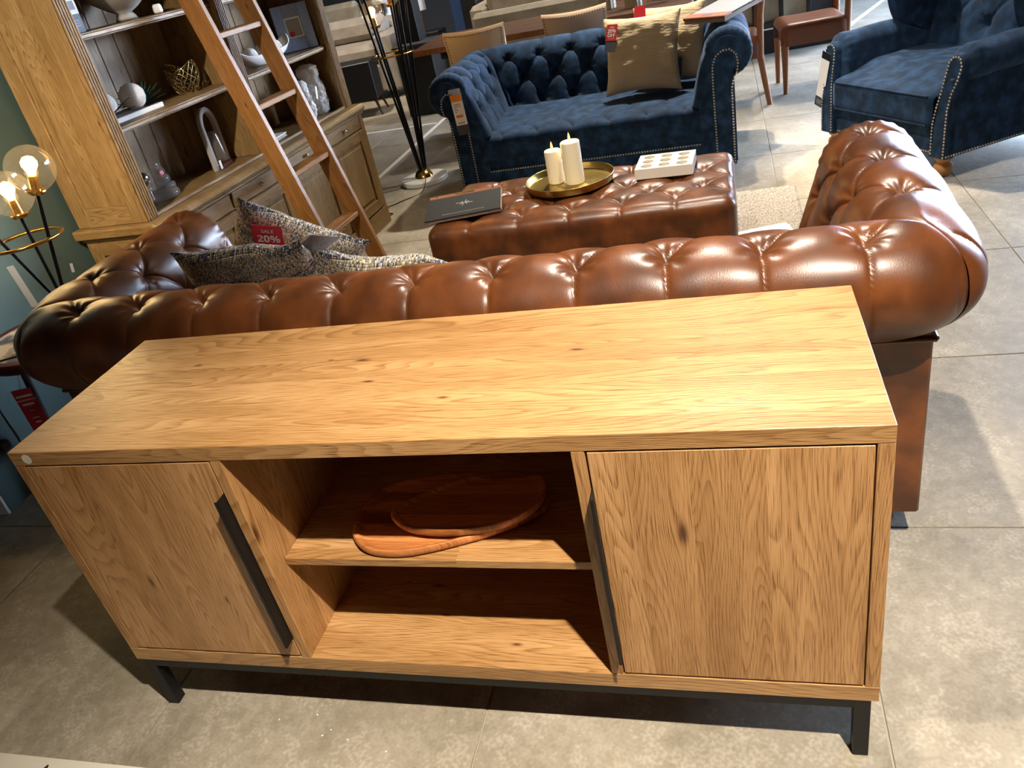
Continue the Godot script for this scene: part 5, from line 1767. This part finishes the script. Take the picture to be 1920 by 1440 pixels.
func make_background() -> void:
	var t := thing("dining_table", "long rustic wooden dining table behind the blue loveseat", "table", Vector3(0.14, 0, -5.58))
	for k in 4:
		var z := -0.43 + 0.215 * k
		part("plank", bx(Vector3(-1.06, 0.708, z + 0.0006), Vector3(1.06, 0.75, z + 0.2144), 0.003, 0, Vector2(0.4 * k, 0.12 * k)), "table_oak", t)
	for x in [-0.8, 0.8]:
		part("trestle", bx(Vector3(x - 0.05, 0.03, -0.06), Vector3(x + 0.05, 0.65, 0.06), 0.004), "black_paint", t)
		part("foot_beam", bx(Vector3(x - 0.05, 0.0, -0.34), Vector3(x + 0.05, 0.06, 0.34), 0.006), "black_paint", t)
		part("top_beam", bx(Vector3(x - 0.05, 0.65, -0.34), Vector3(x + 0.05, 0.7078, 0.34), 0.004), "black_paint", t)
	for q in [[Vector3(0.56, 0.7502, -5.62), "pale ribbed jar on the dining table behind the middle beige chair"], [Vector3(0.77, 0.7502, -5.45), "pale ribbed jar on the dining table beside the greenery"]]:
		var j := thing("ribbed_jar", q[1], "jar", q[0], 0.0, "pale jars on the dining table")
		var rp := PackedVector2Array()
		for k in 48:
			var r: float = 0.062 + 0.003 * cos(TAU * k / 4.0)
			rp.append(Vector2(cos(TAU * k / 48), sin(TAU * k / 48)) * r)
		var b := MB.new()
		b.tf = Transform3D(Basis(Vector3.RIGHT, -PI / 2), Vector3.ZERO)
		b.prism(rp, 0.0, 0.16, 0.004, true)
		part("jar", b, "cream_cloth", j)
	var gr := thing("table_greenery", "small green plant on the dining table", "plant", Vector3(0.98, 0.7502, -5.42))
	spikes(gr, 16, 0.11, 1.2, 403)
	dining_chair("beige upholstered dining chair with dark nails, at the free left end of the table", Vector3(-0.275, 0, -4.71), 4.0)
	dining_chair("beige upholstered dining chair with dark nails, at the middle of the table", Vector3(0.44, 0, -4.71), 4.0)
	leather_chair("brown leather dining chair half hidden by the blue loveseat arm", Vector3(1.42, 0, -5.28), 0.0)
	leather_chair("brown leather dining chair with splayed oak legs standing free beside the glazed screen", Vector3(2.0, 0, -5.53), 4.0)
	# black framed glazed screen
	var g := thing("glazed_screen", "black framed screen with pale speckled panes standing behind the leather chairs", "screen", Vector3(1.75, 0, -6.98), 6.0)
	part("base", bx(Vector3(-0.6, 0, -0.05), Vector3(0.62, 0.26, 0.05), 0.004), "black_paint", g)
	part("base_rail", bx(Vector3(-0.6, 0.2, 0.0502), Vector3(0.36, 0.216, 0.056), 0.002), "silver", g)
	for x in [-0.6, -0.1, 0.13, 0.36, 0.58]:
		part("upright", bx(Vector3(x, 0.26, -0.03), Vector3(x + 0.035, 2.1, 0.03), 0.003), "black_paint", g)
	for q in [[-0.565, -0.1, "cream_cloth"], [-0.065, 0.13, "cream_cloth"], [0.165, 0.36, "cream_cloth"], [0.395, 0.58, "card_grey"]]:
		part("pane", bx(Vector3(q[0], 0.26, -0.006), Vector3(q[1], 2.07, 0.006), 0.0), q[2], g)
	part("top_rail", bx(Vector3(-0.6, 2.1, -0.03), Vector3(0.62, 2.15, 0.03), 0.003), "black_paint", g)
	# grey sofa, black stool, cream armchair
	var s := thing("grey_sofa", "pale grey fabric sofa beyond the ladder bookcase", "sofa", Vector3(-3.1, 0, -8.2))
	part("seat_base", bx(Vector3(-0.78, 0.08, -0.45), Vector3(0.78, 0.38, 0.38), 0.03), "grey_cloth", s)
	part("seat_cushion", bx(Vector3(-0.76, 0.381, -0.3), Vector3(0.76, 0.59, 0.4), 0.05), "grey_cloth", s)
	part("back", bx(Vector3(-0.8, 0.08, -0.62), Vector3(0.8, 0.78, -0.4), 0.05), "grey_cloth", s)
	part("back_cushion", bx(Vector3(-0.75, 0.592, -0.398), Vector3(0.74, 0.84, -0.1), 0.07), "grey_cloth", s)
	for x in [-0.98, 0.782]:
		part("arm", bx(Vector3(x, 0.08, -0.6), Vector3(x + 0.2, 0.68, 0.4), 0.03), "grey_cloth", s)
	for x in [-0.9, 0.9]:
		for z in [-0.5, 0.32]:
			part("foot", MB.new().tube([Vector3(x, 0, z), Vector3(x, 0.085, z)], 0.02, 8), "dark_foot", s)
	var b := thing("black_stool", "black cube side table on splayed brown legs in front of the grey sofa", "stool", Vector3(-2.35, 0, -7.1), 12.0)
	part("box", bx(Vector3(-0.2, 0.16, -0.2), Vector3(0.26, 0.53, 0.2), 0.008), "black_paint", b)
	for x in [-0.16, 0.22]:
		for z in [-0.16, 0.16]:
			part("leg", MB.new().tube([Vector3(x * 1.2, 0, z * 1.2), Vector3(x, 0.165, z)], [0.01, 0.018], 8), "dark_foot", b)
	var ca := thing("cream_armchair", "cream upholstered armchair behind the grey sofa", "armchair", Vector3(-3.6, 0, -9.3), 0.0)
	part("back", bx(Vector3(-0.4, 0.1, -0.1), Vector3(0.6, 0.98, 0.1), 0.06), "cream_cloth", ca)
	var wt := thing("round_white_table", "small white oval table with a dark blue cloth behind the grey sofa", "table", Vector3(-2.6, 0, -9.2))
	part("top", MB.new().turned([Vector2(0, 0.9), Vector2(0.16, 0.9), Vector2(0.17, 0.93), Vector2(0.16, 0.96), Vector2(0, 0.965)], 32), "lamp_white", wt)
	part("pedestal", MB.new().tube([Vector3(0, 0, 0), Vector3(0, 0.9, 0)], [0.1, 0.03], 12), "lamp_white", wt)
	part("cloth", bx(Vector3(-0.19, 0.6, 0.04), Vector3(-0.12, 0.93, 0.1), 0.01), "navy", wt)
	var cs := thing("cream_sofa", "cream fabric sofa with its back to the dining table", "sofa", Vector3(-0.15, 0, -7.3))
	part("back", bx(Vector3(-0.85, 0.08, -0.12), Vector3(0.85, 0.74, 0.06), 0.04), "cream_cloth", cs)
	part("back_cushion", bx(Vector3(-0.72, 0.5, -0.4), Vector3(0.72, 0.98, -0.121), 0.07), "cream_cloth", cs)
	part("seat", bx(Vector3(-0.72, 0.08, -0.9), Vector3(0.72, 0.48, -0.122), 0.05), "cream_cloth", cs)
	for x in [-0.9, 0.721]:
		part("arm", bx(Vector3(x, 0.08, -0.9), Vector3(x + 0.178, 0.8, -0.1), 0.04), "cream_cloth", cs)
	for x in [-0.75, 0.75]:
		for z in [-0.8, 0.0]:
			part("foot", MB.new().tube([Vector3(x, 0, z), Vector3(x, 0.085, z)], 0.02, 8), "dark_foot", cs)
	var bc := thing("black_cabinet", "tall black cabinet with open shelf behind the floor lamp", "cabinet", Vector3(-1.45, 0, -6.75))
	part("body", bx(Vector3(-0.16, 0.0, -0.2), Vector3(0.2, 0.62, 0.16), 0.004), "black_paint", bc)
	part("counter", bx(Vector3(-0.18, 0.62, -0.22), Vector3(0.22, 0.65, 0.18), 0.004), "card_grey", bc)
	part("upper", bx(Vector3(-0.16, 0.65, -0.2), Vector3(0.06, 2.0, 0.0), 0.004), "black_paint", bc)
	var co := thing("blue_column", "dark column with a blue edge beside the cream sofa", "column", Vector3(-1.32, 0, -8.0))
	part("shaft", bx(Vector3(0.062, 0, -0.1), Vector3(0.22, 3.49, 0.1), 0.004), "black_paint", co)
	part("blue_edge", bx(Vector3(-0.06, 0, -0.09), Vector3(0.06, 3.49, 0.09), 0.004), "navy", co)
	var ls := thing("white_table_lamp", "white cylinder shade lamp on a dark console", "lamp", Vector3(-1.76, 0, -8.0))
	part("console", bx(Vector3(-0.2, 0, -0.15), Vector3(0.2, 0.6, 0.15), 0.004), "black_paint", ls)
	part("stem", MB.new().tube([Vector3(0, 0.6, 0), Vector3(0, 0.84, 0)], 0.012, 8), "brass", ls)
	part("shade", MB.new().turned([Vector2(0.07, 0.82), Vector2(0.07, 1.05), Vector2(0.06, 1.05), Vector2(0.06, 0.82)], 28), "lamp_white", ls)

func make_floor_print() -> void:
	var f := thing("floor_sign", "pale printed floor sign with black symbols in front of the sideboard", "sign", Vector3(-0.3, 0.0003, 0.165))
	part("sheet", bx(Vector3(-0.6, 0, 0.0), Vector3(0.5, 0.0012, 0.5), 0.0), "floor_print", f)
	var b := MB.new()
	# outlined arrow tip and a short stroke
	for q in [[Vector2(0.075, 0.075), Vector2(0.1, 0.018)], [Vector2(0.1, 0.018), Vector2(0.118, 0.075)], [Vector2(0.105, 0.075), Vector2(0.1, 0.045)], [Vector2(0.125, 0.035), Vector2(0.15, 0.032)], [Vector2(0.15, 0.032), Vector2(0.14, 0.075)]]:
		var p: Vector2 = q[0]
		var d: Vector2 = q[1]
		b.tube([Vector3(p.x, 0.0012, p.y), Vector3(d.x, 0.0012, d.y)], 0.0022, 5)
	part("symbols", b, "ink", f)
	rng.seed = 17
	for k in 6:
		var pos: Vector2 = [Vector2(0.42, 0.0), Vector2(0.455, 0.05), Vector2(0.47, 0.035), Vector2(0.52, 0.055), Vector2(0.62, 0.075), Vector2(0.33, 0.02)][k]
		var cr := thing("paper_crumb", "tiny white paper crumb on the tiles in front of the sideboard", "crumb", Vector3(pos.x, 0.0002, pos.y), rng.randf() * 180.0, "paper crumbs on the floor")
		var pg := PackedVector2Array()
		for q in 6:
			var r := rng.randf_range(0.0012, 0.003)
			pg.append(Vector2(cos(TAU * q / 6), sin(TAU * q / 6)) * r)
		var cm := MB.new()
		cm.tf = Transform3D(Basis(Vector3.RIGHT, -PI / 2), Vector3.ZERO)
		cm.prism(pg, 0.0, 0.0012, 0.0)
		part("crumb", cm, "paper", cr)

func _ready() -> void:
	make_view()
	make_materials()
	make_lights()
	make_room()
	make_sideboard()
	make_leather_sofa()
	make_ottoman()
	make_loveseat()
	make_armchair()
	make_bookcase()
	make_lamps()
	make_rug()
	make_sofa_cushions()
	make_case_things()
	make_background()
	make_floor_print()
